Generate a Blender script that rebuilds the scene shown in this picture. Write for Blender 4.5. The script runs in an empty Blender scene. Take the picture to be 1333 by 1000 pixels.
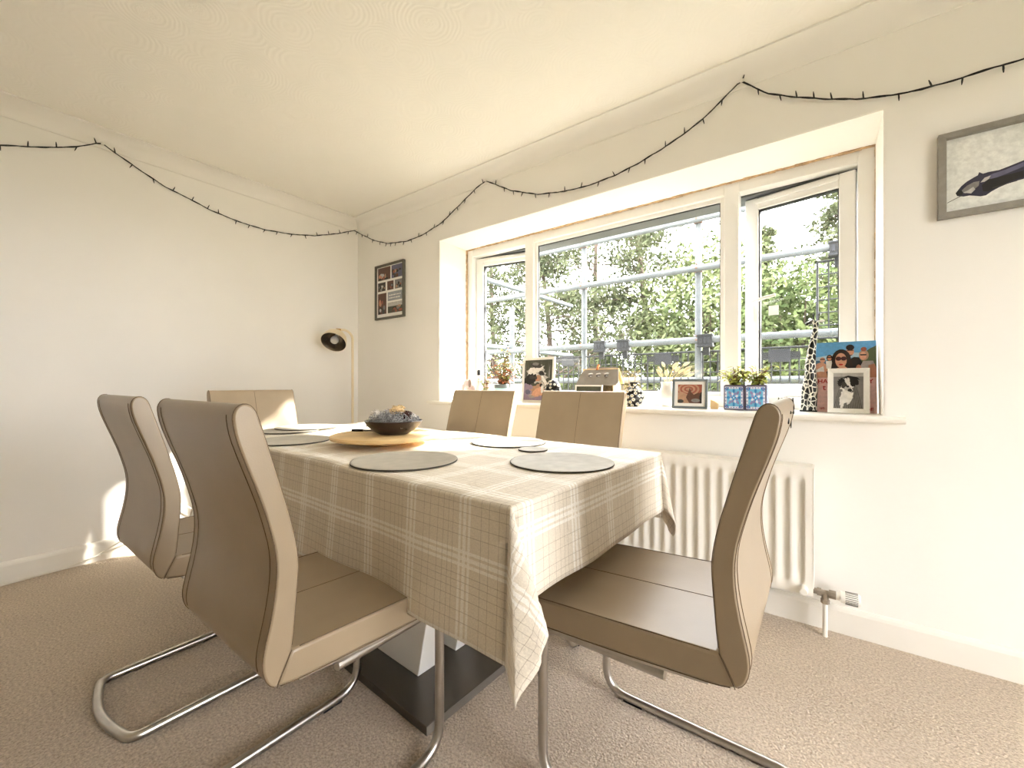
import bpy, bmesh, math, random
import numpy as np
from mathutils import Vector, Matrix
random.seed(7); rng = np.random.default_rng(7)
R = math.radians
S = bpy.context.scene
COL = S.collection
# ------------------------------------------------------------------ camera
cam = bpy.data.cameras.new('camera'); cam_o = bpy.data.objects.new('camera', cam); COL.objects.link(cam_o)
cam.sensor_fit = 'HORIZONTAL'; cam.sensor_width = 36.0; cam.lens = 36.0 * 540 / 1333
cam.clip_start = 0.05; cam.clip_end = 300
cam_o.location = (3.286, -2.134, 1.0); cam_o.rotation_euler = (R(90), 0, R(36.63))
S.camera = cam_o
# ------------------------------------------------------------------ light
SKY = 17.0
w = bpy.data.worlds.new('sky'); S.world = w; w.use_nodes = True
nt = w.node_tree; nt.nodes.clear()
wo = nt.nodes.new('ShaderNodeOutputWorld'); bg = nt.nodes.new('ShaderNodeBackground')
bg.inputs[0].default_value = (0.995, 0.975, 1.0, 1); bg.inputs[1].default_value = SKY
nt.links.new(bg.outputs[0], wo.inputs[0])
sun = bpy.data.lights.new('sun', 'SUN'); sun.energy = 36; sun.angle = R(1.6); sun.color = (1.0, 0.94, 0.84)
sun_o = bpy.data.objects.new('sun', sun); COL.objects.link(sun_o)
sun_o.location = (8, 9, 8)
sun_o.rotation_euler = Vector((-0.82, -1.0, -0.782)).to_track_quat('-Z', 'Y').to_euler()
vs = S.view_settings
vs.view_transform = 'Standard'; vs.look = 'None'; vs.gamma = 1.0; vs.use_curve_mapping = False
vs.exposure = 0.14
S.cycles.use_denoising = True
S.cycles.max_bounces = 12; S.cycles.diffuse_bounces = 8; S.cycles.transparent_max_bounces = 16
S.cycles.sample_clamp_indirect = 20
S.cycles.caustics_reflective = False; S.cycles.caustics_refractive = False
# ------------------------------------------------------------------ materials
def lin(c):
    c = c / 255.0
    return c / 12.92 if c <= 0.04045 else ((c + 0.055) / 1.055) ** 2.4
def rgb(r, g, b): return (lin(r), lin(g), lin(b), 1.0)
MATS = {}
def mat(name, col, rough=0.6, metal=0.0, var=0.0, vscale=20.0, bump=0.0, bscale=60.0, bdist=0.002, spec=0.5, coat=0.0, detail=3.0):
    """procedural principled material: colour with noise variation and noise bump"""
    if name in MATS: return MATS[name]
    m = bpy.data.materials.new(name); m.use_nodes = True; t = m.node_tree
    p = t.nodes['Principled BSDF']
    p.inputs['Base Color'].default_value = col; p.inputs['Roughness'].default_value = rough
    p.inputs['Metallic'].default_value = metal; p.inputs['Specular IOR Level'].default_value = spec
    p.inputs['Coat Weight'].default_value = coat
    tc = t.nodes.new('ShaderNodeTexCoord')
    if var > 0:
        n = t.nodes.new('ShaderNodeTexNoise'); n.inputs['Scale'].default_value = vscale; n.inputs['Detail'].default_value = detail
        t.links.new(tc.outputs['Object'], n.inputs['Vector'])
        mp = t.nodes.new('ShaderNodeMapRange'); mp.inputs[1].default_value = 0.3; mp.inputs[2].default_value = 0.7
        mp.inputs[3].default_value = 1 - var; mp.inputs[4].default_value = 1 + var
        t.links.new(n.outputs['Fac'], mp.inputs[0])
        mx = t.nodes.new('ShaderNodeMix'); mx.data_type = 'RGBA'; mx.blend_type = 'MULTIPLY'; mx.inputs[0].default_value = 1
        mx.inputs[6].default_value = col; t.links.new(mp.outputs[0], mx.inputs[7]); t.links.new(mx.outputs[2], p.inputs['Base Color'])
    if bump > 0:
        n2 = t.nodes.new('ShaderNodeTexNoise'); n2.inputs['Scale'].default_value = bscale; n2.inputs['Detail'].default_value = 4
        t.links.new(tc.outputs['Object'], n2.inputs['Vector'])
        b = t.nodes.new('ShaderNodeBump'); b.inputs['Strength'].default_value = bump; b.inputs['Distance'].default_value = bdist
        t.links.new(n2.outputs['Fac'], b.inputs['Height']); t.links.new(b.outputs[0], p.inputs['Normal'])
    MATS[name] = m; return m
M = lambda n: MATS[n]
def emis(*a): pass
mat('wall_paint', rgb(241, 239, 234), 0.85, var=0.012, vscale=3, bump=0.15, bscale=120, bdist=0.001)
mat('reveal_paint', rgb(246, 244, 239), 0.8, var=0.01, vscale=4, bump=0.1, bscale=80)
mat('gloss_white', rgb(240, 237, 229), 0.35, var=0.015, vscale=8)
mat('upvc', rgb(238, 237, 234), 0.3, var=0.01, vscale=10)
mat('seal_rough', rgb(190, 160, 125), 0.9, var=0.35, vscale=40, bump=0.6, bscale=90, bdist=0.004)
mat('gasket', rgb(40, 42, 44), 0.6)
mat('lintel', rgb(96, 100, 102), 0.9, var=0.1, vscale=12, bump=0.3, bscale=60)
mat('outer_render', rgb(190, 186, 178), 0.95, var=0.1, vscale=6, bump=0.4, bscale=80)
mat('leather', rgb(154, 137, 113), 0.33, var=0.05, vscale=9, bump=0.25, bscale=420, bdist=0.0006, spec=0.6)
mat('thread', rgb(104, 86, 64), 0.7, var=0.2, vscale=300)
mat('chrome', rgb(190, 186, 180), 0.28, 1.0, var=0.06, vscale=30)
mat('rubber', rgb(25, 25, 25), 0.8, bump=0.1)
mat('base_metal', rgb(98, 94, 88), 0.42, 0.7, var=0.06, vscale=6)
mat('base_edge', rgb(170, 168, 164), 0.35, 0.9, var=0.05, vscale=10)
mat('table_white', rgb(240, 238, 232), 0.25, var=0.01, vscale=4, coat=0.3)
mat('mat_grey', rgb(176, 170, 156), 0.85, var=0.08, vscale=25, bump=0.3, bscale=300, bdist=0.0006)
mat('mat_slate', rgb(196, 195, 189), 0.8, var=0.1, vscale=22, bump=0.3, bscale=250, bdist=0.0006)
mat('mat_edge', rgb(70, 66, 56), 0.8, var=0.1, vscale=60)
mat('bamboo', rgb(226, 194, 140), 0.45, var=0.1, vscale=14)
mat('bowl_dark', rgb(48, 38, 36), 0.35, var=0.25, vscale=30)
mat('tinsel', rgb(166, 167, 168), 0.7, var=0.35, vscale=60)
mat('fluff_white', rgb(236, 232, 228), 0.95, var=0.12, vscale=60, bump=1.0, bscale=150, bdist=0.006)
mat('dried_tan', rgb(222, 196, 150), 0.95, var=0.25, vscale=60, bump=0.8, bscale=150, bdist=0.006)
mat('cone_brown', rgb(74, 38, 34), 0.8, var=0.3, vscale=60, bump=0.5, bscale=120, bdist=0.004)
mat('black_plastic', rgb(22, 22, 24), 0.4, var=0.1, vscale=40)
mat('lamp_cream', rgb(228, 214, 184), 0.35, var=0.02, vscale=10)
mat('brass', rgb(176, 138, 72), 0.3, 1.0, var=0.1, vscale=40)
mat('lamp_inside', rgb(120, 110, 96), 0.25, 0.9, var=0.25, vscale=18)
mat('bulb_glass', rgb(230, 228, 222), 0.08, 0.3, var=0.1, vscale=20)
mat('frame_grey', rgb(140, 136, 128), 0.6, var=0.12, vscale=40, bump=0.2, bscale=100)
mat('frame_dark', rgb(92, 90, 80), 0.5, var=0.1, vscale=30)
mat('frame_slate', rgb(104, 112, 114), 0.45, var=0.08, vscale=30)
mat('frame_white', rgb(240, 238, 232), 0.5, var=0.03, vscale=30)
mat('paper', rgb(240, 238, 233), 0.7, var=0.02, vscale=20)
mat('cable_black', rgb(28, 27, 27), 0.6, var=0.1, vscale=60)
mat('cable_white', rgb(232, 228, 218), 0.5, var=0.03, vscale=40)
mat('wood_raw', rgb(222, 190, 140), 0.7, var=0.12, vscale=18)
mat('roof_grey', rgb(150, 143, 134), 0.85, var=0.08, vscale=30, bump=0.3, bscale=150)
mat('copper', rgb(190, 112, 60), 0.4, 0.6, var=0.15, vscale=40)
mat('bark_fill', rgb(110, 92, 62), 0.9, var=0.5, vscale=45, bump=0.8, bscale=90, bdist=0.006)
mat('moss_fill', rgb(92, 100, 66), 0.95, var=0.5, vscale=55, bump=0.8, bscale=110, bdist=0.006)
mat('ceramic_white', rgb(240, 238, 234), 0.25, var=0.02, vscale=20)
mat('ceramic_black', rgb(20, 20, 22), 0.2, var=0.1, vscale=30)
mat('petal_white', rgb(242, 240, 232), 0.5, var=0.04, vscale=60)
mat('petal_yellow', rgb(206, 178, 92), 0.5, var=0.1, vscale=60)
mat('pot_teal', rgb(166, 202, 206), 0.4, var=0.05, vscale=30)
mat('pot_rim', rgb(112, 122, 122), 0.5, var=0.1, vscale=30)
mat('terracotta', rgb(222, 160, 128), 0.7, var=0.1, vscale=40)
mat('soil', rgb(66, 48, 34), 0.95, var=0.4, vscale=80, bump=1, bscale=120, bdist=0.006)
mat('leaf_lime', rgb(206, 212, 116), 0.5, var=0.25, vscale=40)
mat('leaf_green', rgb(120, 150, 70), 0.5, var=0.25, vscale=40)
mat('leaf_rust', rgb(198, 136, 98), 0.6, var=0.35, vscale=50)
mat('stem_brown', rgb(120, 86, 52), 0.8, var=0.2, vscale=50)
mat('tile_blue', rgb(62, 132, 190), 0.2, var=0.12, vscale=60)
mat('tile_sky', rgb(112, 184, 218), 0.2, var=0.1, vscale=60)
mat('tile_violet', rgb(140, 132, 178), 0.25, var=0.15, vscale=60)
mat('tile_pale', rgb(222, 222, 230), 0.2, var=0.05, vscale=60)
mat('grout_violet', rgb(96, 92, 118), 0.5, var=0.15, vscale=60)
mat('bunny_tail', rgb(236, 220, 184), 0.95, var=0.1, vscale=90, bump=0.8, bscale=300, bdist=0.003)
mat('straw', rgb(214, 196, 150), 0.8, var=0.1, vscale=80)
mat('elephant_pink', rgb(196, 176, 170), 0.6, var=0.12, vscale=50)
mat('elephant_ear', rgb(132, 112, 100), 0.7, var=0.15, vscale=50)
mat('galv', rgb(92, 99, 104), 0.6, 0.0, var=0.12, vscale=14)
mat('rust_clamp', rgb(118, 86, 68), 0.7, 0.3, var=0.3, vscale=40)
mat('guard_black', rgb(34, 38, 43), 0.7, var=0.15, vscale=30)
mat('guard_plate', rgb(44, 48, 56), 0.6, var=0.1, vscale=30)
mat('bark', rgb(78, 66, 58), 0.95, var=0.3, vscale=6, bump=0.6, bscale=20, bdist=0.02)
mat('lawn', rgb(92, 92, 74), 0.95, var=0.3, vscale=0.8, detail=6)
mat('sticker', rgb(236, 238, 240), 0.5, var=0.04, vscale=60)
# prints (flat colours of photographs)
def P(name, *c): return mat('print_' + name, rgb(*c), 0.45, var=0.12, vscale=70)
P('black', 28, 27, 28); P('dark', 58, 54, 52); P('grey', 128, 126, 124); P('lightgrey', 188, 186, 182); P('white', 232, 230, 226)
P('hair', 40, 26, 24); P('skin', 214, 160, 132); P('skin2', 196, 136, 108); P('skyblue', 96, 164, 214); P('cloud', 176, 206, 226)
P('sea', 74, 112, 140); P('hill', 84, 100, 66); P('pink', 236, 196, 190); P('red', 188, 40, 38); P('lilac', 150, 132, 156)
P('brown', 92, 60, 48); P('rust', 150, 84, 66); P('tan', 176, 138, 112); P('navy', 46, 44, 64); P('slate', 150, 156, 164)
P('forest', 70, 74, 62); P('lens', 70, 30, 36); P('dress', 168, 158, 156); P('violet', 96, 96, 122); P('horsebg', 226, 228, 224)

def leaf_mat(name, c1, c2, sc):
    m = bpy.data.materials.new(name); m.use_nodes = True; t = m.node_tree; p = t.nodes['Principled BSDF']
    tc = t.nodes.new('ShaderNodeTexCoord'); n = t.nodes.new('ShaderNodeTexNoise'); n.inputs['Scale'].default_value = sc
    n.inputs['Detail'].default_value = 5
    r = t.nodes.new('ShaderNodeValToRGB'); r.color_ramp.elements[0].position = 0.35; r.color_ramp.elements[1].position = 0.65
    r.color_ramp.elements[0].color = c1; r.color_ramp.elements[1].color = c2
    t.links.new(tc.outputs['Object'], n.inputs[0]); t.links.new(n.outputs['Fac'], r.inputs[0])
    t.links.new(r.outputs[0], p.inputs['Base Color']); p.inputs['Roughness'].default_value = 0.8
    p.inputs['Specular IOR Level'].default_value = 0.1
    MATS[name] = m
leaf_mat('pine_needles', rgb(60, 68, 50), rgb(96, 102, 74), 2.0)
leaf_mat('broad_leaves', rgb(60, 76, 46), rgb(104, 114, 74), 1.5)
leaf_mat('pale_leaves', rgb(76, 90, 58), rgb(120, 128, 90), 1.5)

def giraffe_mat():
    m = bpy.data.materials.new('giraffe_net'); m.use_nodes = True; t = m.node_tree; p = t.nodes['Principled BSDF']
    tc = t.nodes.new('ShaderNodeTexCoord'); mp = t.nodes.new('ShaderNodeMapping'); mp.inputs['Scale'].default_value = (62, 62, 40)
    v = t.nodes.new('ShaderNodeTexVoronoi'); v.feature = 'DISTANCE_TO_EDGE'; v.inputs['Scale'].default_value = 1.0
    r = t.nodes.new('ShaderNodeValToRGB'); r.color_ramp.elements[0].position = 0.07; r.color_ramp.elements[1].position = 0.10
    r.color_ramp.elements[0].color = rgb(236, 234, 222); r.color_ramp.elements[1].color = rgb(20, 22, 22)
    L = t.links.new; L(tc.outputs['Object'], mp.inputs[0]); L(mp.outputs[0], v.inputs['Vector']); L(v.outputs['Distance'], r.inputs[0]); L(r.outputs[0], p.inputs['Base Color']); p.inputs['Roughness'].default_value = .35
    MATS['giraffe_net'] = m
giraffe_mat()

def carpet_mat():
    m = bpy.data.materials.new('carpet'); m.use_nodes = True; t = m.node_tree; p = t.nodes['Principled BSDF']
    N = t.nodes.new; L = t.links.new
    tc = N('ShaderNodeTexCoord')
    n1 = N('ShaderNodeTexNoise'); n1.inputs['Scale'].default_value = 130; n1.inputs['Detail'].default_value = 6; n1.inputs['Roughness'].default_value = 0.7
    n2 = N('ShaderNodeTexNoise'); n2.inputs['Scale'].default_value = 2.2; n2.inputs['Detail'].default_value = 3
    v = N('ShaderNodeTexVoronoi'); v.inputs['Scale'].default_value = 160
    for n in (n1, n2, v): L(tc.outputs['Object'], n.inputs['Vector'])
    r = N('ShaderNodeValToRGB'); r.color_ramp.elements[0].position = 0.32; r.color_ramp.elements[1].position = 0.68
    r.color_ramp.elements[0].color = rgb(164, 147, 128); r.color_ramp.elements[1].color = rgb(232, 217, 198)
    L(n1.outputs['Fac'], r.inputs[0])
    mp = N('ShaderNodeMapRange'); mp.inputs[1].default_value = .3; mp.inputs[2].default_value = .7; mp.inputs[3].default_value = .93; mp.inputs[4].default_value = 1.06
    L(n2.outputs['Fac'], mp.inputs[0])
    mx = N('ShaderNodeMix'); mx.data_type = 'RGBA'; mx.blend_type = 'MULTIPLY'; mx.inputs[0].default_value = 1
    L(r.outputs[0], mx.inputs[6]); L(mp.outputs[0], mx.inputs[7]); L(mx.outputs[2], p.inputs['Base Color'])
    ad = N('ShaderNodeMath'); ad.operation = 'SUBTRACT'; L(n1.outputs['Fac'], ad.inputs[0]); L(v.outputs['Distance'], ad.inputs[1])
    b = N('ShaderNodeBump'); b.inputs['Strength'].default_value = 0.7; b.inputs['Distance'].default_value = 0.006
    L(ad.outputs[0], b.inputs['Height']); L(b.outputs[0], p.inputs['Normal'])
    p.inputs['Roughness'].default_value = 1.0; p.inputs['Specular IOR Level'].default_value = 0.1
    p.inputs['Sheen Weight'].default_value = 0.15
    MATS['carpet'] = m
carpet_mat()

def ceiling_mat():
    m = bpy.data.materials.new('artex'); m.use_nodes = True; t = m.node_tree; p = t.nodes['Principled BSDF']
    N = t.nodes.new; L = t.links.new
    p.inputs['Base Color'].default_value = rgb(242, 239, 231); p.inputs['Roughness'].default_value = 0.85
    tc = N('ShaderNodeTexCoord'); v = N('ShaderNodeTexVoronoi'); v.inputs['Scale'].default_value = 5.2; v.inputs['Randomness'].default_value = 0.75
    L(tc.outputs['Object'], v.inputs['Vector'])
    nz = N('ShaderNodeTexNoise'); nz.inputs['Scale'].default_value = 14; L(tc.outputs['Object'], nz.inputs['Vector'])
    mad = N('ShaderNodeMath'); mad.operation = 'MULTIPLY_ADD'; L(nz.outputs['Fac'], mad.inputs[0]); mad.inputs[1].default_value = 0.10; L(v.outputs['Distance'], mad.inputs[2])
    ml = N('ShaderNodeMath'); ml.operation = 'MULTIPLY'; L(mad.outputs[0], ml.inputs[0]); ml.inputs[1].default_value = 78
    sn = N('ShaderNodeMath'); sn.operation = 'SINE'; L(ml.outputs[0], sn.inputs[0])
    # rings only beyond the middle of each swirl, stipple inside it
    rg = N('ShaderNodeMapRange'); rg.interpolation_type = 'SMOOTHSTEP'; rg.inputs[1].default_value = 0.16; rg.inputs[2].default_value = 0.22; L(v.outputs['Distance'], rg.inputs[0])
    m1 = N('ShaderNodeMath'); m1.operation = 'MULTIPLY'; L(sn.outputs[0], m1.inputs[0]); L(rg.outputs[0], m1.inputs[1])
    n3 = N('ShaderNodeTexNoise'); n3.inputs['Scale'].default_value = 95; n3.inputs['Detail'].default_value = 3; L(tc.outputs['Object'], n3.inputs['Vector'])
    inv = N('ShaderNodeMath'); inv.operation = 'SUBTRACT'; inv.inputs[0].default_value = 1; L(rg.outputs[0], inv.inputs[1])
    s3 = N('ShaderNodeMath'); s3.operation = 'MULTIPLY'; L(n3.outputs['Fac'], s3.inputs[0]); L(inv.outputs[0], s3.inputs[1])
    s4 = N('ShaderNodeMath'); s4.operation = 'MULTIPLY_ADD'; L(s3.outputs[0], s4.inputs[0]); s4.inputs[1].default_value = 7.0; L(m1.outputs[0], s4.inputs[2])
    b = N('ShaderNodeBump'); b.inputs['Strength'].default_value = 0.22; b.inputs['Distance'].default_value = 0.0014
    L(s4.outputs[0], b.inputs['Height']); L(b.outputs[0], p.inputs['Normal'])
    MATS['artex'] = m
ceiling_mat()

def glass_mat():
    m = bpy.data.materials.new('window_glass'); m.use_nodes = True; t = m.node_tree; t.nodes.clear()
    o = t.nodes.new('ShaderNodeOutputMaterial'); mx = t.nodes.new('ShaderNodeMixShader'); tr = t.nodes.new('ShaderNodeBsdfTransparent'); g = t.nodes.new('ShaderNodeBsdfGlossy')
    tr.inputs[0].default_value = (0.955, 0.96, 0.955, 1); g.inputs['Roughness'].default_value = 0.02; mx.inputs[0].default_value = 0.05
    t.links.new(tr.outputs[0], mx.inputs[1]); t.links.new(g.outputs[0], mx.inputs[2]); t.links.new(mx.outputs[0], o.inputs[0])
    MATS['window_glass'] = m
glass_mat()

def plaid_mat():
    m = bpy.data.materials.new('plaid_linen'); m.use_nodes = True; t = m.node_tree; p = t.nodes['Principled BSDF']
    N = t.nodes.new; L = t.links.new
    uv = N('ShaderNodeUVMap'); uv.uv_map = 'cloth'; sp = N('ShaderNodeSeparateXYZ'); L(uv.outputs[0], sp.inputs[0])
    PER = 0.185
    def ramp(src, off, stops):
        a = N('ShaderNodeMath'); a.operation = 'MULTIPLY_ADD'; L(src, a.inputs[0]); a.inputs[1].default_value = 1 / PER; a.inputs[2].default_value = -off / PER + 0.5 + 20
        f = N('ShaderNodeMath'); f.operation = 'FRACT'; L(a.outputs[0], f.inputs[0])
        r = N('ShaderNodeValToRGB'); cr = r.color_ramp; cr.interpolation = 'CONSTANT'
        cr.elements.remove(cr.elements[1]); cr.elements[0].position = 0; cr.elements[0].color = (0, 0, 0, 1)
        for a0, a1 in stops:
            e = cr.elements.new(a0); e.color = (1, 1, 1, 1); e = cr.elements.new(a1); e.color = (0, 0, 0, 1)
        L(f.outputs[0], r.inputs[0]); return r.outputs[0]
    wst = [(.405, .445), (.475, .525), (.555, .595)]
    dst = [(.03, .038), (.13, .138), (.22, .227), (.30, .306), (.76, .767), (.88, .888)]
    wu, wv = ramp(sp.outputs[0], .077, wst), ramp(sp.outputs[1], .0, wst)
    du, dv = ramp(sp.outputs[0], .077, dst), ramp(sp.outputs[1], .0, dst)
    def mix(a, fac, col, k):
        f = N('ShaderNodeMath'); f.operation = 'MULTIPLY'; L(fac, f.inputs[0]); f.inputs[1].default_value = k
        x = N('ShaderNodeMix'); x.data_type = 'RGBA'; L(f.outputs[0], x.inputs[0])
        if isinstance(a, tuple): x.inputs[6].default_value = a
        else: L(a, x.inputs[6])
        x.inputs[7].default_value = col; return x.outputs[2]
    base = rgb(223, 214, 198); white = rgb(246, 243, 236); dark = rgb(120, 98, 74)
    c = mix(base, wu, white, .78); c = mix(c, wv, white, .78); c = mix(c, du, dark, .38); c = mix(c, dv, dark, .38)
    n = N('ShaderNodeTexNoise'); n.inputs['Scale'].default_value = 260; n.inputs['Detail'].default_value = 4; L(uv.outputs[0], n.inputs['Vector'])
    mp = N('ShaderNodeMapRange'); mp.inputs[1].default_value = .3; mp.inputs[2].default_value = .7; mp.inputs[3].default_value = .9; mp.inputs[4].default_value = 1.08; L(n.outputs['Fac'], mp.inputs[0])
    mx = N('ShaderNodeMix'); mx.data_type = 'RGBA'; mx.blend_type = 'MULTIPLY'; mx.inputs[0].default_value = 1; L(c, mx.inputs[6]); L(mp.outputs[0], mx.inputs[7])
    L(mx.outputs[2], p.inputs['Base Color']); p.inputs['Roughness'].default_value = 0.55; p.inputs['Specular IOR Level'].default_value = 0.35
    n2 = N('ShaderNodeTexNoise'); n2.inputs['Scale'].default_value = 9; n2.inputs['Detail'].default_value = 5; n2.inputs['Distortion'].default_value = 1.2; L(uv.outputs[0], n2.inputs['Vector'])
    b = N('ShaderNodeBump'); b.inputs['Strength'].default_value = 0.5; b.inputs['Distance'].default_value = 0.012; L(n2.outputs['Fac'], b.inputs['Height'])
    b2 = N('ShaderNodeBump'); b2.inputs['Strength'].default_value = 0.2; b2.inputs['Distance'].default_value = 0.0006; L(n.outputs['Fac'], b2.inputs['Height']); L(b.outputs[0], b2.inputs['Normal'])
    L(b2.outputs[0], p.inputs['Normal'])
    MATS['plaid_linen'] = m
plaid_mat()

# ------------------------------------------------------------------ mesh helpers
class MB:
    def __init__(s): s.v = []; s.f = []; s.m = []
    def add(s, vs_, fs, mi=0, tf=None):
        o = len(s.v)
        s.v += [tuple(tf @ Vector(v)) if tf else tuple(v) for v in vs_]
        s.f += [tuple(i + o for i in f) for f in fs]; s.m += [mi] * len(fs); return s
    def box(s, x0, x1, y0, y1, z0, z1, mi=0, tf=None):
        v = [(x0, y0, z0), (x1, y0, z0), (x1, y1, z0), (x0, y1, z0), (x0, y0, z1), (x1, y0, z1), (x1, y1, z1), (x0, y1, z1)]
        return s.add(v, [(0, 3, 2, 1), (4, 5, 6, 7), (0, 1, 5, 4), (1, 2, 6, 5), (2, 3, 7, 6), (3, 0, 4, 7)], mi, tf)
    def tube(s, pts, r, seg=10, closed=False, caps=True, mi=0):
        pts = [Vector(p) for p in pts]; n = len(pts); rr = r if isinstance(r, (list, tuple)) else [r] * n
        tan = []
        for i in range(n):
            a = pts[(i - 1) % n] if (closed or i > 0) else pts[i]; b = pts[(i + 1) % n] if (closed or i < n - 1) else pts[i]
            d = b - a; tan.append(d.normalized() if d.length > 1e-9 else Vector((0, 0, 1)))
        up = Vector((0, 0, 1)) if abs(tan[0].z) < 0.9 else Vector((1, 0, 0))
        nrm = (up - tan[0] * up.dot(tan[0])).normalized(); rings = []; o = len(s.v)
        for i in range(n):
            nrm = (nrm - tan[i] * nrm.dot(tan[i]))
            nrm = nrm.normalized() if nrm.length > 1e-6 else tan[i].orthogonal().normalized()
            bi = tan[i].cross(nrm)
            for k in range(seg):
                a = 2 * math.pi * k / seg; s.v.append(tuple(pts[i] + (nrm * math.cos(a) + bi * math.sin(a)) * rr[i]))
        for i in range(n if closed else n - 1):
            j = (i + 1) % n
            for k in range(seg):
                k2 = (k + 1) % seg; s.f.append((o + i * seg + k, o + i * seg + k2, o + j * seg + k2, o + j * seg + k)); s.m.append(mi)
        if caps and not closed:
            s.f.append(tuple(o + k for k in range(seg))[::-1]); s.m.append(mi)
            s.f.append(tuple(o + (n - 1) * seg + k for k in range(seg))); s.m.append(mi)
        return s
    def lathe(s, prof, seg=32, mi=0, tf=None, cap0=True, cap1=True):
        v = []; f = []
        for r, z in prof:
            for k in range(seg):
                a = 2 * math.pi * k / seg; v.append((r * math.cos(a), r * math.sin(a), z))
        for i in range(len(prof) - 1):
            for k in range(seg):
                k2 = (k + 1) % seg; f.append((i * seg + k, i * seg + k2, (i + 1) * seg + k2, (i + 1) * seg + k))
        if cap0: f.append(tuple(range(seg))[::-1])
        if cap1: f.append(tuple((len(prof) - 1) * seg + k for k in range(seg)))
        return s.add(v, f, mi, tf)
    def prism(s, outl, d0, d1, axis='x', mi=0, tf=None):
        """outline of 2D points extruded along axis: x -> (y,z), y -> (x,z), z -> (x,y)"""
        n = len(outl)
        def q(p, d): return {'x': (d, p[0], p[1]), 'y': (p[0], d, p[1]), 'z': (p[0], p[1], d)}[axis]
        v = [q(p, d0) for p in outl] + [q(p, d1) for p in outl]
        f = [tuple(range(n))[::-1], tuple(range(n, 2 * n))] + [(i, (i + 1) % n, n + (i + 1) % n, n + i) for i in range(n)]
        return s.add(v, f, mi, tf)
    def ball(s, c, r, seg=14, rings=9, sc=(1, 1, 1), mi=0, tf=None):
        prof = [(max(1e-4, math.sin(math.pi * i / rings)), -math.cos(math.pi * i / rings)) for i in range(rings + 1)]
        t = Matrix.Translation(c) @ Matrix.Diagonal((r * sc[0], r * sc[1], r * sc[2], 1))
        if tf: t = tf @ t
        return s.lathe(prof, seg, mi, t)
    def build(s, name, m, parent=None, smooth=True, bevel=0, seg=2, angle=38, fix=True):
        me = bpy.data.meshes.new(name); me.from_pydata(s.v, [], s.f); me.update()
        ms = m if isinstance(m, (list, tuple)) else [m]
        for k in ms: me.materials.append(MATS[k])
        if len(ms) > 1: me.polygons.foreach_set('material_index', s.m)
        if fix:
            b = bmesh.new(); b.from_mesh(me); bmesh.ops.recalc_face_normals(b, faces=b.faces); b.to_mesh(me); b.free()
        if smooth:
            me.shade_smooth(); me.set_sharp_from_angle(angle=R(angle))
        o = bpy.data.objects.new(name, me); COL.objects.link(o)
        if parent: o.parent = parent
        if bevel:
            bv = o.modifiers.new('bevel', 'BEVEL'); bv.width = bevel; bv.segments = seg; bv.limit_method = 'ANGLE'; bv.angle_limit = R(40); bv.harden_normals = False
        return o
def quads_mesh(name, V, m, parent=None):
    """V: (n,4,3) array of loose quads"""
    n = len(V); me = bpy.data.meshes.new(name); me.vertices.add(n * 4); me.vertices.foreach_set('co', V.reshape(-1).astype(np.float32))
    me.loops.add(n * 4); me.loops.foreach_set('vertex_index', np.arange(n * 4, dtype=np.int32))
    me.polygons.add(n); me.polygons.foreach_set('loop_start', np.arange(0, n * 4, 4, dtype=np.int32)); me.update(calc_edges=True)
    me.materials.append(MATS[m]); o = bpy.data.objects.new(name, me); COL.objects.link(o)
    if parent: o.parent = parent
    return o
def tag(o, label=None, cat=None, group=None, kind=None):
    if label: o['label'] = label
    if cat: o['category'] = cat
    if group: o['group'] = group
    if kind: o['kind'] = kind
    return o
def empty(name, loc=(0, 0, 0), rz=0, label=None, cat=None, group=None, kind=None):
    o = bpy.data.objects.new(name, None); COL.objects.link(o); o.location = loc; o.rotation_euler = (0, 0, rz); o.empty_display_size = 0.05
    return tag(o, label, cat, group, kind)
def box(name, m, x0, x1, y0, y1, z0, z1, parent=None, bevel=0):
    return MB().box(x0, x1, y0, y1, z0, z1).build(name, m, parent, smooth=False, bevel=bevel)
def copy_tree(o, parent=None):
    c = o.copy(); COL.objects.link(c)
    if parent: c.parent = parent
    for ch in list(o.children): copy_tree(ch, c)
    return c
def text_mesh(name, s, size, m, parent, loc, rot, ext=0.0):
    cu = bpy.data.curves.new(name, 'FONT'); cu.body = s; cu.size = size; cu.extrude = ext; cu.offset = 0.0004
    t = bpy.data.objects.new('t', cu); COL.objects.link(t)
    bpy.context.view_layer.update()
    me = bpy.data.meshes.new_from_object(t.evaluated_get(bpy.context.evaluated_depsgraph_get())); bpy.data.objects.remove(t)
    me.materials.clear(); me.materials.append(MATS[m]); o = bpy.data.objects.new(name, me); COL.objects.link(o)
    o.parent = parent; o.location = loc; o.rotation_euler = rot; return o
def fur(cx, cy, rx, ry, n=26, rot=0, k=.16):
    c, s_ = math.cos(rot), math.sin(rot); out = []
    for i in range(n):
        a = 2 * math.pi * i / n; q = 1 + random.uniform(-k, k) + (k if i % 2 else -k) * .5
        out.append((cx + q * (rx * math.cos(a) * c - ry * math.sin(a) * s_), cy + q * (rx * math.cos(a) * s_ + ry * math.sin(a) * c)))
    return out
def ell(cx, cy, rx, ry, n=18, rot=0):
    c, s_ = math.cos(rot), math.sin(rot)
    return [(cx + rx * math.cos(a) * c - ry * math.sin(a) * s_, cy + rx * math.cos(a) * s_ + ry * math.sin(a) * c) for a in [2 * math.pi * k / n for k in range(n)]]
def rect(x0, y0, x1, y1): return [(x0, y0), (x1, y0), (x1, y1), (x0, y1)]
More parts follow.
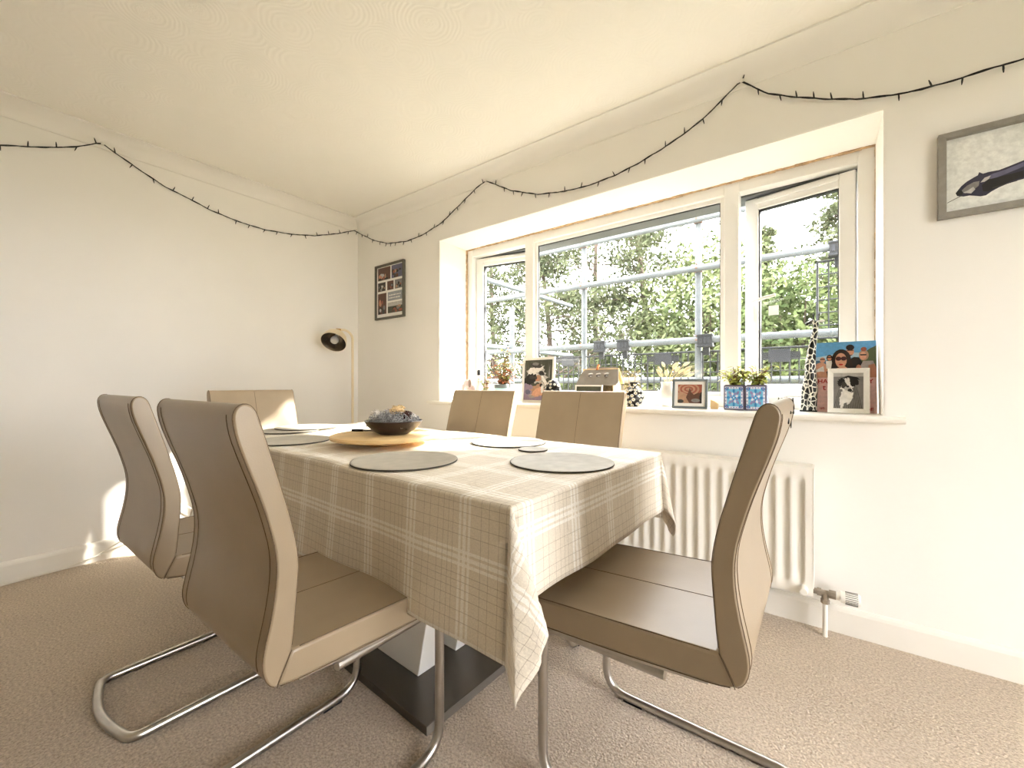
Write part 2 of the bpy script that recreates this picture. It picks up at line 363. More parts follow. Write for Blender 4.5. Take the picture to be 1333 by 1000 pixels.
def printed(name, parent, W, H, polys, y=0.0, x0=0.0, z0=0.0):
    """flat print facing -y; polys in 0..1 picture coordinates, later ones on top by 0.05 mm"""
    mb = MB(); names = []
    for i, (mn, pl) in enumerate(polys):
        mn = 'print_' + mn
        if mn not in names: names.append(mn)
        pl = [(min(1, max(0, a)), min(1, max(0, b))) for a, b in pl]
        d = y - 0.00005 * i
        mb.add([(x0 + a * W, d, z0 + b * H) for a, b in pl], [tuple(range(len(pl)))], names.index(mn))
    return mb.build(name, names, parent, smooth=False, fix=False)
def picture_frame(parent, W, H, bw, depth, m, name='frame'):
    """mitred frame of four bars, front at y=-depth, back at 0, bottom at z=0, left at x=0"""
    for nm, o in (('left', [(0, 0), (bw, bw), (bw, H - bw), (0, H)]), ('right', [(W, 0), (W - bw, bw), (W - bw, H - bw), (W, H)]),
                  ('low', [(0, 0), (W, 0), (W - bw, bw), (bw, bw)]), ('high', [(0, H), (W, H), (W - bw, H - bw), (bw, H - bw)])):
        MB().prism(o, -depth, 0, 'y').build('frame_bar', m, parent, smooth=False, bevel=0.0012)

# ================================================================== room shell
HC = 2.425
X1, Y0 = 4.9, -5.2
WX0, WX1, WZ0, WZ1 = 1.03, 3.485, 0.855, 2.06
st = lambda o: tag(o, kind='structure')
fl = st(box('floor', 'carpet', -0.3, X1 + 0.3, Y0 - 0.3, 0.5, -0.12, 0.0)); fl['label'] = 'beige loop pile carpet floor'
ce = st(box('ceiling', 'artex', -0.3, X1 + 0.3, Y0 - 0.3, 0.5, HC, HC + 0.15)); ce['label'] = 'cream ceiling with swirled textured plaster'
wb = MB()
wb.box(-0.3, WX0, 0, 0.5, 0, HC); wb.box(WX1, X1 + 0.3, 0, 0.5, 0, HC)
wb.box(WX0, WX1, 0, 0.5, 0, WZ0); wb.box(WX0, WX1, 0, 0.5, WZ1, HC)
wo_ = st(wb.build('wall_back', 'wall_paint', smooth=False)); wo_['label'] = 'off-white wall with the wide window'
st(box('wall_left', 'wall_paint', -0.3, 0, Y0, 0, 0, HC)); 
# right wall with a second window (outside the picture, its daylight rakes across the room)
VY0, VY1 = -1.95, -0.75
wr = MB(); wr.box(X1, X1 + 0.3, Y0, VY0, 0, HC); wr.box(X1, X1 + 0.3, VY1, 0, 0, HC); wr.box(X1, X1 + 0.3, VY0, VY1, 0, 0.05); wr.box(X1, X1 + 0.3, VY0, VY1, WZ1, HC)
st(wr.build('wall_right', 'wall_paint', smooth=False))
w2 = empty('door_1', (X1, 0, 0), kind='structure'); w2['label'] = 'white framed glazed door in the right wall'
for a, b in ((VY0, VY0 + .06), (-1.385, -1.315), (VY1 - .06, VY1)): box('frame_jamb', 'upvc', .16, .23, a, b, .052, WZ1 - .002, w2, bevel=.004)
for a, b in ((VY0 + .06, -1.385), (-1.315, VY1 - .06)):
    box('frame_head', 'upvc', .16, .23, a, b, WZ1 - .062, WZ1 - .002, w2, bevel=.004); box('frame_rail', 'upvc', .16, .23, a, b, .052, .14, w2, bevel=.004)
    box('glass_pane', 'window_glass', .192, .198, a, b, .14, WZ1 - .062, w2)

st(box('wall_front', 'wall_paint', -0.3, X1 + 0.3, Y0 - 0.3, Y0, 0, HC))
# coving: concave quarter profile
def cove(name, path_axis, a0, a1, sgn, fixed):
    pr = [(0, 2.34), (0.006, 2.34), (0.009, 2.347)]
    for k in range(9):
        t = k / 8 * math.pi / 2; pr.append((0.009 + 0.085 * (1 - math.cos(t)), 2.347 + 0.07 * math.sin(t)))
    pr += [(0.1, 2.417), (0.1, HC), (0, HC)]
    pr = [(fixed + sgn * d, z) for d, z in pr]
    return st(MB().prism(pr, a0, a1, path_axis).build(name, 'wall_paint', angle=30))
cove('trim_1', 'x', 0, X1, -1, 0); cove('trim_2', 'y', Y0, 0, 1, 0); cove('trim_3', 'y', Y0, 0, -1, X1); cove('trim_4', 'x', 0, X1, 1, Y0)
# skirting boards
def skirt(name, axis, a0, a1, sgn, fixed):
    pr = [(0, 0), (0.016, 0), (0.016, 0.088), (0.013, 0.098), (0.007, 0.106), (0, 0.108)]
    return st(MB().prism([(fixed + sgn * d, z) for d, z in pr], a0, a1, axis).build(name, 'gloss_white', smooth=False))
skirt('baseboard_back', 'x', 0, X1, -1, 0); skirt('baseboard_left', 'y', Y0, 0, 1, 0); skirt('baseboard_right', 'y', Y0, 0, -1, X1); skirt('baseboard_front', 'x', 0, X1, 1, Y0)
# window reveal lining (plaster), sill board
rl = MB(); rl.box(WX0, WX0 + 0.004, 0.002, 0.30, 0.875, WZ1); rl.box(WX1 - 0.004, WX1, 0.002, 0.30, 0.875, WZ1); rl.box(WX0, WX1, 0.002, 0.30, WZ1 - 0.004, WZ1)
st(rl.build('trim_5', 'reveal_paint', smooth=False))
sl = MB().prism([(0.30, WZ0 - 0.005), (-0.028, WZ0 - 0.005), (-0.036, WZ0 + 0.002), (-0.038, WZ0 + 0.010), (-0.036, WZ0 + 0.018), (-0.028, 0.876), (0.30, 0.876)], WX0, WX1, 'x')
sl.prism([(0.0, WZ0 - 0.005), (-0.028, WZ0 - 0.005), (-0.036, WZ0 + 0.002), (-0.038, WZ0 + 0.010), (-0.036, WZ0 + 0.018), (-0.028, 0.876), (0.0, 0.876)], 0.935, WX0, 'x')
sl.prism([(0.0, WZ0 - 0.005), (-0.028, WZ0 - 0.005), (-0.036, WZ0 + 0.002), (-0.038, WZ0 + 0.010), (-0.036, WZ0 + 0.018), (-0.028, 0.876), (0.0, 0.876)], WX1, 3.54, 'x')
so = st(sl.build('trim_6', 'gloss_white', smooth=False)); so['label'] = 'white bullnosed window sill board'
# outer lintel
st(box('trim_7', 'lintel', WX0 - 0.05, WX1 + 0.05, 0.372, 0.50, 1.992, WZ1 + 0.05))
st(box('trim_8', 'outer_render', WX0 - 0.02, WX1 + 0.02, 0.372, 0.56, 0.80, 0.90))
# ------------------------------------------------------------------ window
win = empty('window_1', (0, 0.30, 0), kind='structure'); win['label'] = 'white plastic framed window of three lights'
FZ0, FZ1 = 0.876, 2.058
fm = MB()
fr = dict(a=(WX0 + 0.002, WX0 + 0.062), b=(1.592, 1.662), c=(2.876, 2.946), d=(3.422, WX1 - 0.002))
for nm, (xa, xb) in (('frame_jamb', fr['a']), ('frame_mullion', fr['b']), ('frame_mullion', fr['c']), ('frame_jamb', fr['d'])):
    box(nm, 'upvc', xa, xb, 0, 0.07, FZ0, FZ1, win, bevel=0.004)
for xa, xb in ((fr['a'][1], fr['b'][0]), (fr['b'][1], fr['c'][0]), (fr['c'][1], fr['d'][0])):
    box('frame_head', 'upvc', xa, xb, 0.002, 0.07, 2.0, FZ1, win, bevel=0.003)
    box('frame_rail', 'upvc', xa, xb, 0.002, 0.07, FZ0, 0.936, win, bevel=0.003)
# fixed light: beads and pane
bx = (fr['b'][1], fr['c'][0])
def bead_ring(x0, x1, z0, z1, wd, ya, yb, parent, name, m='upvc'):
    box(name, m, x0, x0 + wd, ya, yb, z0, z1, parent, bevel=0.003); box(name, m, x1 - wd, x1, ya, yb, z0, z1, parent, bevel=0.003)
    box(name, m, x0 + wd, x1 - wd, ya, yb, z1 - wd, z1, parent, bevel=0.003); box(name, m, x0 + wd, x1 - wd, ya, yb, z0, z0 + wd, parent, bevel=0.003)
bead_ring(bx[0], bx[1], 0.936, 2.0, 0.022, 0.024, 0.05, win, 'glazing_bead')
bead_ring(bx[0] + 0.022, bx[1] - 0.022, 0.958, 1.978, 0.005, 0.032, 0.044, win, 'gasket', 'gasket')
box('glass_pane', 'window_glass', bx[0] + 0.02, bx[1] - 0.02, 0.036, 0.042, 0.956, 1.98, win)
def sash(hinge_x, sgn, wdt, ang, handle):
    """opening light hung at hinge_x; sgn=+1 extends to +x"""
    s_ = bpy.data.objects.new('opening_sash', None); COL.objects.link(s_); s_.parent = win; s_.location = (hinge_x, 0.034, 0); s_.rotation_euler = (0, 0, ang)
    s_.empty_display_size = 0.05
    z0, z1, b = 0.938, 1.988, 0.062
    xs = lambda a, c: (min(sgn * a, sgn * c), max(sgn * a, sgn * c))
    for a, c, za, zb in ((0, b, z0, z1), (wdt - b, wdt, z0, z1), (b, wdt - b, z1 - b, z1), (b, wdt - b, z0, z0 + b)):
        x0, x1 = xs(a, c); box('sash_bar', 'upvc', x0, x1, 0, 0.06, za, zb, s_, bevel=0.005)
    x0, x1 = xs(b, wdt - b); bead_ring(x0, x1, z0 + b, z1 - b, 0.006, 0.014, 0.046, s_, 'gasket', 'gasket')
    box('glass_pane', 'window_glass', x0, x1, 0.028, 0.034, z0 + b, z1 - b, s_)
    x0, x1 = xs(0.06, wdt - 0.05)
    MB().prism([(x0 + 0.006, z1 - 0.034), (x1 - 0.006, z1 - 0.034), (x1, z1 - 0.028), (x1, z1 - 0.018), (x1 - 0.006, z1 - 0.012), (x0 + 0.006, z1 - 0.012), (x0, z1 - 0.018), (x0, z1 - 0.028)], -0.012, 0.002, 'y').build('trickle_vent', 'upvc', s_, smooth=False, bevel=0.003)
    if handle:
        hx = sgn * (wdt - 0.03)
        h = MB(); h.box(hx - 0.013, hx + 0.013, -0.010, 0.001, 1.33, 1.47)
        h.tube([(hx, -0.008, 1.43), (hx, -0.035, 1.43), (hx + 0.02, -0.044, 1.432), (hx + 0.07, -0.046, 1.442), (hx + 0.125, -0.044, 1.452)], [0.011, 0.011, 0.010, 0.009, 0.007], 10)
        h.build('window_handle', 'upvc', s_, bevel=0.002)
        box('glass_sticker', 'sticker', hx + 0.075, hx + 0.12, 0.0265, 0.0278, 1.36, 1.41, s_)
        for zz in (1.15, 1.45, 1.75): box('locking_keep', 'base_metal', sgn * wdt - 0.004 if sgn > 0 else sgn * wdt - 0.001, sgn * wdt + 0.001 if sgn > 0 else sgn * wdt + 0.004, 0.02, 0.036, zz, zz + 0.05, s_)
    return s_
sash(fr['a'][1] + 0.006, 1, 0.516, R(10.5), False)
sash(fr['d'][0] - 0.006, -1, 0.464, R(-10), True)
# ragged sealant line between plaster and frame
sm = MB()
for i in range(90):
    x = WX0 + 0.01 + (WX1 - WX0 - 0.02) * i / 89; h = random.uniform(0.002, 0.006); sm.box(x - 0.015, x + 0.015, 0.285 - random.uniform(0, .006), 0.3, WZ1 - 0.004 - h, WZ1 - 0.003)
for i in range(42):
    z = 0.89 + 1.16 * i / 41; h = random.uniform(0.002, 0.006); sm.box(WX0 + 0.003, WX0 + 0.004 + h, 0.287 - random.uniform(0, .006), 0.3, z - 0.015, z + 0.015)
    sm.box(WX1 - 0.004 - h * .5, WX1 - 0.003, 0.292, 0.3, z - 0.015, z + 0.015)
st(sm.build('trim_9', 'seal_rough', smooth=False))['label'] = 'crumbling tan sealant bead round the window frame'

# ================================================================== radiator
rad = empty('radiator', (2.42, -0.03, 0), label='white ribbed panel radiator on the wall below the window sill', cat='radiator')
RX0, RX1, RZ0, RZ1 = -0.85, 0.843, 0.163, 0.665
pm = MB()
prof = [(0.0, 0), (0.006, 0.0), (0.014, 0.011), (0.036, 0.011), (0.044, 0.0), (0.05, 0.0)]
nfl = int((RX1 - RX0 - 0.03) / 0.05); xs0 = RX0 + ((RX1 - RX0) - nfl * 0.05) / 2
cols = [(RX0, 0)] + [(xs0 + 0.05 * i + px_, d) for i in range(nfl) for px_, d in prof[:-1]] + [(xs0 + nfl * 0.05, 0), (RX1, 0)]
rows = [(RZ0, 0), (RZ0 + 0.035, 0), (RZ0 + 0.055, 1), (RZ1 - 0.06, 1), (RZ1 - 0.04, 0), (RZ1, 0)]
nv = len(cols)
V = [(x, -0.085 + d * k, z) for z, k in rows for x, d in cols]
F_ = [(j * nv + i, j * nv + i + 1, (j + 1) * nv + i + 1, (j + 1) * nv + i) for j in range(len(rows) - 1) for i in range(nv - 1)]
pm.add(V, F_); pm.build('front_panel', 'gloss_white', rad, angle=60, fix=False)
box('back_panel', 'gloss_white', RX0, RX1, -0.072, -0.058, RZ0, RZ1, rad, bevel=0.003)
box('rear_panel', 'gloss_white', RX0, RX1, -0.02, -0.005, RZ0, RZ1, rad, bevel=0.003)
box('top_grille', 'gloss_white', RX0, RX1, -0.086, 0.0, RZ1 - 0.001, RZ1 + 0.006, rad, bevel=0.003)
for xa in (RX0 - 0.003, RX1 - 0.001): box('side_cover', 'gloss_white', xa, xa + 0.004, -0.086, 0.0, RZ0 + 0.03, RZ1 + 0.004, rad, bevel=0.001)
for xa in (-0.5, 0.5): box('wall_bracket', 'gloss_white', xa, xa + 0.03, -0.006, 0.027, 0.2, 0.6, rad)
vx = RX1
MB().lathe([(0.0145, 0), (0.0145, 0.03), (0.012, 0.034)], 16, tf=Matrix.Translation((vx - 0.03, -0.085, 0.185)) @ Matrix.Rotation(R(90), 4, 'X')).build('blanking_plug', 'gloss_white', rad)
vb = MB(); vb.tube([(vx - 0.005, -0.045, 0.172), (vx + 0.072, -0.045, 0.172)], 0.011, 12); vb.tube([(vx + 0.012, -0.045, 0.172), (vx + 0.026, -0.045, 0.172)], 0.016, 6); vb.tube([(vx + 0.05, -0.045, 0.172), (vx + 0.072, -0.045, 0.172)], 0.017, 8); vb.tube([(vx + 0.038, -0.045, 0.172), (vx + 0.038, -0.045, 0.138)], 0.012, 10); vb.tube([(vx + 0.038, -0.045, 0.148), (vx + 0.038, -0.045, 0.132)], 0.015, 6)
mat('valve_metal', rgb(158, 148, 134), 0.45, 0.5, var=0.1, vscale=40); vb.build('valve_body', 'valve_metal', rad)
vh = MB(); vh.tube([(vx + 0.073, -0.045, 0.172), (vx + 0.084, -0.045, 0.172), (vx + 0.086, -0.045, 0.172), (vx + 0.14, -0.045, 0.172), (vx + 0.146, -0.045, 0.172)], [0.015, 0.016, 0.021, 0.0225, 0.019], 20)
th = vh.build('thermostat_head', 'gloss_white', rad)
tr_ = MB()
for k in range(20):
    a = 2 * math.pi * k / 20; c, s_ = math.cos(a), math.sin(a); tr_.tube([(vx + 0.1, -0.045 + 0.0225 * c, 0.172 + 0.0225 * s_), (vx + 0.138, -0.045 + 0.0228 * c, 0.172 + 0.0228 * s_)], 0.0012, 4)
tr_.build('grip_slots', 'frame_dark', th)
MB().tube([(vx + 0.038, -0.045, 0.0), (vx + 0.038, -0.045, 0.14)], 0.0085, 12).build('feed_pipe', 'gloss_white', rad)

# ================================================================== chairs
PROFILE = [(.407, .497), (.403, .53), (.399, .58), (.395, .63), (.394, .66), (.397, .69), (.406, .735), (.418, .78), (.432, .83), (.448, .885), (.460, .925), (.467, .948), (.475, .961), (.486, .966), (.497, .962), (.504, .95), (.5045, .935),
           (.499, .905), (.486, .865), (.470, .82), (.455, .775), (.443, .73), (.435, .695), (.432, .66), (.434, .62), (.441, .575), (.450, .535), (.457, .50), (.456, .475), (.448, .453), (.434, .441)]
SEAT = [(.407, .497), (.434, .441), (.40, .434), (.34, .430), (.2, .42), (.03, .412), (-.02, .411), (-.045, .42), (-.055, .437), (-.05, .455), (-.035, .467), (-.01, .475), (.05, .479), (.2, .486), (.34, .493)]
HW = 0.222; LY = 0.22
def smooth_poly(p, closed=True, it=1):
    for _ in range(it):
        q = []; n = len(p)
        for i in range(n if closed else n - 1):
            a, b = p[i], p[(i + 1) % n]; q += [(a[0] * .75 + b[0] * .25, a[1] * .75 + b[1] * .25), (a[0] * .25 + b[0] * .75, a[1] * .25 + b[1] * .75)]
        if not closed: q = [p[0]] + q + [p[-1]]
        p = q
    return p
def round_path(pts, rad_, n=7):
    out = [Vector(pts[0])]
    for i in range(1, len(pts) - 1):
        p, a, b = Vector(pts[i]), Vector(pts[i - 1]), Vector(pts[i + 1]); r = rad_[i - 1]
        da, db = (a - p).normalized(), (b - p).normalized()
        s0, s1 = p + da * r, p + db * r
        for k in range(n + 1):
            t = k / n; out.append(s0.lerp(p, t).lerp(p.lerp(s1, t), t))
    out.append(Vector(pts[-1])); return out
def make_chair():
    root = empty('dining_chair')
    loc = lambda pts: [(LY - s_, z) for s_, z in pts]
    bk = [PROFILE[0]] + smooth_poly(PROFILE[:], False)[1:-1] + [PROFILE[-1]]
    back = MB().prism(loc(bk), -HW, HW, 'x').build('backrest', 'leather', root, bevel=0.007, seg=3)
    se = [SEAT[0], SEAT[1]] + smooth_poly(SEAT[1:] + [SEAT[0]], False)[1:-1]
    seat = MB().prism(loc(se), -HW, HW, 'x').build('seat', 'leather', root, bevel=0.007, seg=3)
    # piping seams round the side panels
    for sx in (-1, 1):
        p = [(sx * (HW - 0.003), y, z) for y, z in loc(bk[1:-1])]; MB().tube(p, 0.0013, 6).build('piping', 'thread', back)
        p = [(sx * (HW - 0.003), y, z) for y, z in loc(se[2:])]; MB().tube(p, 0.0012, 6).build('piping', 'thread', seat)
        # mitre seam across the heel
        MB().tube([(sx * (HW + 0.0003), LY - .407, .497), (sx * (HW + 0.0003), LY - .434, .441)], 0.0009, 5).build('side_seam', 'thread', seat)
        # stitched line on the back face
        q = [(sx * (HW - 0.03), y - 0.0004, z) for y, z in loc([p_ for p_ in bk if (p_[0] > .43 + max(0, p_[1] - .72) * .2) and p_[1] < .95 and p_[1] > .46])]
        MB().tube(q, 0.0008, 5).build('stitch_line', 'thread', back)
    i0 = [k for k, p in enumerate(bk) if p[1] > .962][0]
    q = [(0, y + 0.0002, z) for y, z in loc(bk[:i0])]; MB().tube(q, 0.0010, 5).build('centre_seam', 'thread', back)
    q = [(0, y, z + 0.0002) for y, z in loc([p for p in se if p[1] > .455 and p[0] < .405][0:])]; MB().tube(q, 0.0010, 5).build('centre_seam', 'thread', seat)
    rs = 0.1925; r = 0.0125
    pts = [(-rs, LY - .30, .398), (-rs, LY, .398), (-rs, LY, r), (-rs, LY - .50, r), (0, LY - .545, r), (rs, LY - .50, r), (rs, LY, r), (rs, LY, .398), (rs, LY - .30, .398)]
    MB().tube(round_path(pts, [.05, .075, .03, .12, .03, .075, .05]), r, 14).build('tube_frame', 'chrome', root)
    for sx in (-1, 1):
        MB().prism([(LY - .03, .396), (LY - .03, .412), (LY - .2, .419), (LY - .385, .432), (LY - .385, .418), (LY - .2, .402)], sx * rs - .012, sx * rs + .012, 'x').build('seat_rail', 'chrome', root, smooth=False, bevel=0.002)
        MB().box(sx * rs - .011, sx * rs + .011, LY - .12, LY - .06, 0.0, .012).build('floor_glide', 'rubber', root, smooth=False, bevel=0.002)
    return root
CH = [((1.556, -1.562, 0), 0, 'beige leather cantilever chair at the near long side, closest to the bare left wall'),
      ((2.262, -1.566, 0), 0, 'beige leather cantilever chair in the left foreground, back turned, beside the plaid cloth'),
      ((0.914, -1.10, 0), -90, 'beige chair at the far end of the table, sun patch on its back'),
      ((1.765, -0.616, 0), 180, 'beige chair on the window side directly in front of the teal plant pot'),
      ((2.345, -0.555, 0), 180, 'beige chair on the window side in front of the little wooden insect house'),
      ((2.947, -1.06, 0), 90, 'beige leather cantilever chair seen from the side in front of the radiator, top edge worn')]
proto = make_chair()
for i, (loc_, rz, lb) in enumerate(CH):
    o = proto if i == 0 else copy_tree(proto)
    o.location = loc_; o.rotation_euler = (0, 0, R(rz)); tag(o, lb, 'chair', 'dining chairs round the table')
    if i == 5: worn = o
# peeled patches on the worn chair's top corner
bk_ = [c for c in worn.children if c.name.startswith('backrest')][0]
for (x, s_, z, w_, h_) in [(HW - .004, .471, .952, .005, .014), (HW - .004, .502, .945, .006, .022), (HW - .02, .5045, .928, .008, .005), (HW - .035, .5045, .94, .005, .004), (HW - .012, .498, .90, .004, .015), (HW - .06, .5045, .93, .004, .003), (HW - .16, .5045, .935, .006, .004), (HW - .19, .502, .918, .003, .008), (HW + .0006, .418, .765, .001, .010)]:
    MB().ball((x, LY - s_, z), 1.0, 8, 5, (w_, .0022, h_)).build('worn_patch', 'ceramic_black', bk_)

# ================================================================== table
TC = (1.868, -1.011); TR = R(-2.4); TA, TB, TZ = 0.937, 0.417, 0.752
tab = empty('dining_table', (TC[0], TC[1], 0), TR, 'rectangular dining table on a white pedestal and dark metal base plate', 'table')
MB().box(-TA, TA, -TB, TB, TZ - 0.03, TZ).build('tabletop', 'table_white', tab, smooth=False, bevel=0.004)
MB().box(-TA + .12, TA - .12, -TB + .08, TB - .08, TZ - 0.07, TZ - 0.03).build('apron', 'table_white', tab, smooth=False, bevel=0.003)
bp = box('base_plate', 'base_metal', -0.53, 0.535, -0.302, 0.09, 0.0, 0.028, tab, bevel=0.002)
box('plate_edge_strip', 'base_edge', 0.535, 0.537, -0.302, 0.09, 0.002, 0.026, bp)
for ya, yb in ((-0.19, -0.105), (-0.02, 0.065)):
    MB().prism([(-0.30, 0.028), (0.355, 0.028), (0.50, TZ - 0.07), (-0.44, TZ - 0.07)], ya, yb, 'y').build('pedestal_panel', 'table_white', tab, smooth=False, bevel=0.003)
box('pedestal_core', 'table_white', -0.22, 0.20, -0.105, -0.02, 0.028, TZ - 0.07, tab)
# ------------------------------------------------------------------ tablecloth
def make_cloth():
    a, b, zt = TA + 0.003, TB + 0.003, TZ + 0.0025
    dn, dr, df, dl = 0.31, 0.205, 0.24, 0.25
    bm = bmesh.new(); uvl = bm.loops.layers.uv.new('cloth')
    def wav(t, k): return math.sin(t * 7.3 + k) * .5 + math.sin(t * 17.1 + 2.1 * k) * .3 + math.sin(t * 3.1 + k * .7) * .5
    def pos(u, v):
        pu = max(0, abs(u) - a); pv = max(0, abs(v) - b); su = 1 if u > 0 else -1; sv = 1 if v > 0 else -1
        if pu == 0 and pv == 0:
            return (u, v, zt + 0.0008 * (wav(u * 3 + v * 5, 1) + wav(v * 4 - u * 2, 3)))
        def drop(e): # soft edge
            return (min(e, 0.006) * 0.7, e - 0.002 if e > 0.006 else e * 0.66)
        if pv > 0 and pu == 0:
            o, d = drop(pv); fade = min(1, (a - abs(u)) / .12); out = o + d * .045 + .016 * (pv / .3) ** 1.3 * wav(u, 1.3 if v < 0 else .4) * fade
            return (u, sv * (b + out), zt - d)
        if pu > 0 and pv == 0:
            o, d = drop(pu); fade = min(1, (b - abs(v)) / .12); out = o + d * .045 + .012 * (pu / .3) ** 1.3 * wav(v * 1.4, 2.2) * fade
            return (su * (a + out), v, zt - d)
        rho = math.hypot(pu, pv); tau = math.atan2(pu, pv) / (math.pi / 2)
        if u > 0 and v < 0: K = [(0, 0.032, -.032), (.2, .10, -.02), (.37, .13, .01), (.5, .15, .19), (.62, .14, .29), (.8, .09, .22), (1, .032, .032)]
        else: K = [(0, 0.032, -.032), (.2, .09, -.10), (.4, .16, -.12), (.5, .2, 0), (.6, .16, .12), (.8, .09, .10), (1, .032, .032)]
        for q in range(len(K) - 1):
            if K[q][0] <= tau <= K[q + 1][0]:
                t = (tau - K[q][0]) / (K[q + 1][0] - K[q][0]); t = t * t * (3 - 2 * t); A = K[q][1] + (K[q + 1][1] - K[q][1]) * t; B = K[q][2] + (K[q + 1][2] - K[q][2]) * t; break
        d = Vector(((A + B) / math.sqrt(2) * su, (A - B) / math.sqrt(2) * sv, -1)).normalized()
        o, dd = drop(rho)
        return (su * (a + o * math.sin(tau * math.pi / 2)) + d.x * dd, sv * (b + o * math.cos(tau * math.pi / 2)) + d.y * dd, zt + d.z * dd)
    lin_ = lambda x0, x1, n: [x0 + (x1 - x0) * i / n for i in range(n + 1)]
    us = lin_(-a - dl, -a - .01, 10) + lin_(-a - .006, -a, 3) + lin_(-a, a, 60)[1:] + lin_(a, a + .006, 3)[1:] + lin_(a + .01, a + dr, 14)
    vs_ = lin_(-b - dn, -b - .01, 18) + lin_(-b - .006, -b, 3) + lin_(-b, b, 28)[1:] + lin_(b, b + .006, 3)[1:] + lin_(b + .01, b + df, 12)
    G = [[bm.verts.new(pos(u, v)) for u in us] for v in vs_]
    for j in range(len(vs_) - 1):
        for i in range(len(us) - 1):
            f = bm.faces.new((G[j][i], G[j][i + 1], G[j + 1][i + 1], G[j + 1][i])); f.smooth = True
            for lp, (uu, vv) in zip(f.loops, ((us[i], vs_[j]), (us[i + 1], vs_[j]), (us[i + 1], vs_[j + 1]), (us[i], vs_[j + 1]))): lp[uvl].uv = (uu, vv)
    me = bpy.data.meshes.new('tablecloth'); bm.to_mesh(me); bm.free(); me.materials.append(MATS['plaid_linen'])
    o = bpy.data.objects.new('tablecloth', me); COL.objects.link(o); o.location = (TC[0], TC[1], 0); o.rotation_euler = (0, 0, TR)
    so_ = o.modifiers.new('thick', 'SOLIDIFY'); so_.thickness = 0.0015; so_.offset = 1
    return tag(o, 'beige and white plaid linen cloth draped over the dining table', 'tablecloth')
make_cloth()
TT = TZ + 0.0055
# ------------------------------------------------------------------ things on the table
def placemat(x, y, r, z, name, label, m, group='round grey placemats'):
    o = MB().lathe([(r - .001, 0), (r, .001), (r, .0045), (r - .002, .0055), (r - .006, .0056), (r - .0075, .005), (0.001, .005)], 56).build(name, [m], smooth=True)
    e = empty(name, (x, y, z), 0, label, 'placemat' if r > .1 else 'coaster', group if r > .1 else None)
    o.name = 'disc'; o.parent = e
    MB().lathe([(r + .0002, .0004), (r + .0006, .001), (r + .0006, .0042), (r + .0002, .0048)], 56, cap0=False, cap1=False).build('stitched_edge', 'mat_edge', e)
    return e
placemat(2.235, -1.285, .163, TT, 'placemat', 'round taupe placemat at the near edge between the lazy susan and the cloth fold', 'mat_grey')
placemat(2.645, -1.015, .158, TT, 'placemat', 'round pale slate placemat at the table end nearest the side-on chair', 'mat_slate')
placemat(2.25, -0.765, .152, TT, 'placemat', 'round pale slate placemat on the window side of the table', 'mat_slate')
placemat(2.44, -0.868, .053, TT, 'coaster', 'small round slate coaster between two pale placemats', 'mat_slate')
placemat(1.475, -1.275, .155, TT, 'placemat', 'round taupe placemat half hidden behind the left foreground chair', 'mat_grey')
placemat(1.085, -1.10, .150, TT, 'placemat', 'taupe placemat lying underneath another at the far table end', 'mat_grey')
placemat(1.05, -0.99, .155, TT + .0062, 'placemat', 'taupe placemat on top of another one at the far table end', 'mat_grey')
ls = empty('lazy_susan', (1.858, -1.085, TT), 0, 'round bamboo turntable in the middle of the table', 'lazy susan')
MB().lathe([(.085, 0), (.088, .002), (.088, .02), (.085, .021)], 40).build('turntable_foot', 'bamboo', ls)
MB().lathe([(.195, .021), (.206, .025), (.209, .032), (.206, .038), (.200, .04), (.001, .04)], 64).build('turntable_disc', 'bamboo', ls)
SZ = TT + 0.0402
BX, BY = 1.888, -1.062
bw = empty('bowl', (BX, BY, SZ), 0, 'dark brown bowl filled with dried decorations on the turntable', 'bowl')
MB().lathe([(.055, 0), (.06, .002), (.085, .016), (.105, .036), (.115, .053), (.113, .055), (.110, .053), (.100, .038), (.08, .02), (.05, .008), (.001, .006)], 48).build('bowl_shell', 'bowl_dark', bw)
# curled blue-grey garland (countless strands)
g = MB()
for i in range(420):
    a = random.uniform(0, 6.28); rr = .098 * math.sqrt(random.random()); x, y = rr * math.cos(a), rr * math.sin(a); z = .036 + random.uniform(0, .058) * (1 - (rr / .1) ** 2 * .55)
    d = Vector((random.uniform(-1, 1), random.uniform(-1, 1), random.uniform(-.2, .9))).normalized(); q = d.orthogonal().normalized(); q2 = d.cross(q); L_ = random.uniform(.018, .036)
    pts = [Vector((x, y, z)) + d * L_ * (t / 5 - .4) + (q * math.cos(t * 1.7) + q2 * math.sin(t * 1.7)) * .006 for t in range(6)]
    g.tube(pts, .0016, 4, caps=False)
tag(g.build('garland_curls', 'tinsel', smooth=True, fix=False), 'blue-grey curled garland strands heaped in the dark bowl', 'garland', kind='stuff').location = (BX, BY, SZ)
def pompom(dx, dy, dz, r, m, name, label, cat, sc=(1, 1, 1), sp=60):
    o = MB().ball((0, 0, 0), r, 16, 10, sc)
    for k in range(sp):
        d = Vector((random.gauss(0, 1), random.gauss(0, 1), random.gauss(0, 1))).normalized(); d = Vector((d.x * sc[0], d.y * sc[1], d.z * sc[2]))
        o.tube([d * r * .85, d * r * 1.28], [.003, .0012], 4)
    ob = o.build(name, m); ob.location = (BX + dx, BY + dy, SZ + dz); return tag(ob, label, cat)
pompom(-.068, -.035, .068, .024, 'fluff_white', 'dried_pod', 'white fluffy ball at the left rim of the bowl', 'decoration')
pompom(.052, .052, .06, .018, 'fluff_white', 'dried_pod', 'small white fluffy ball at the right rim of the bowl', 'decoration')
pompom(.010, .010, .096, .022, 'dried_tan', 'dried_flower', 'tan dried flower head on top of the bowl heap', 'decoration', (1.2, 1.2, .8), 90)
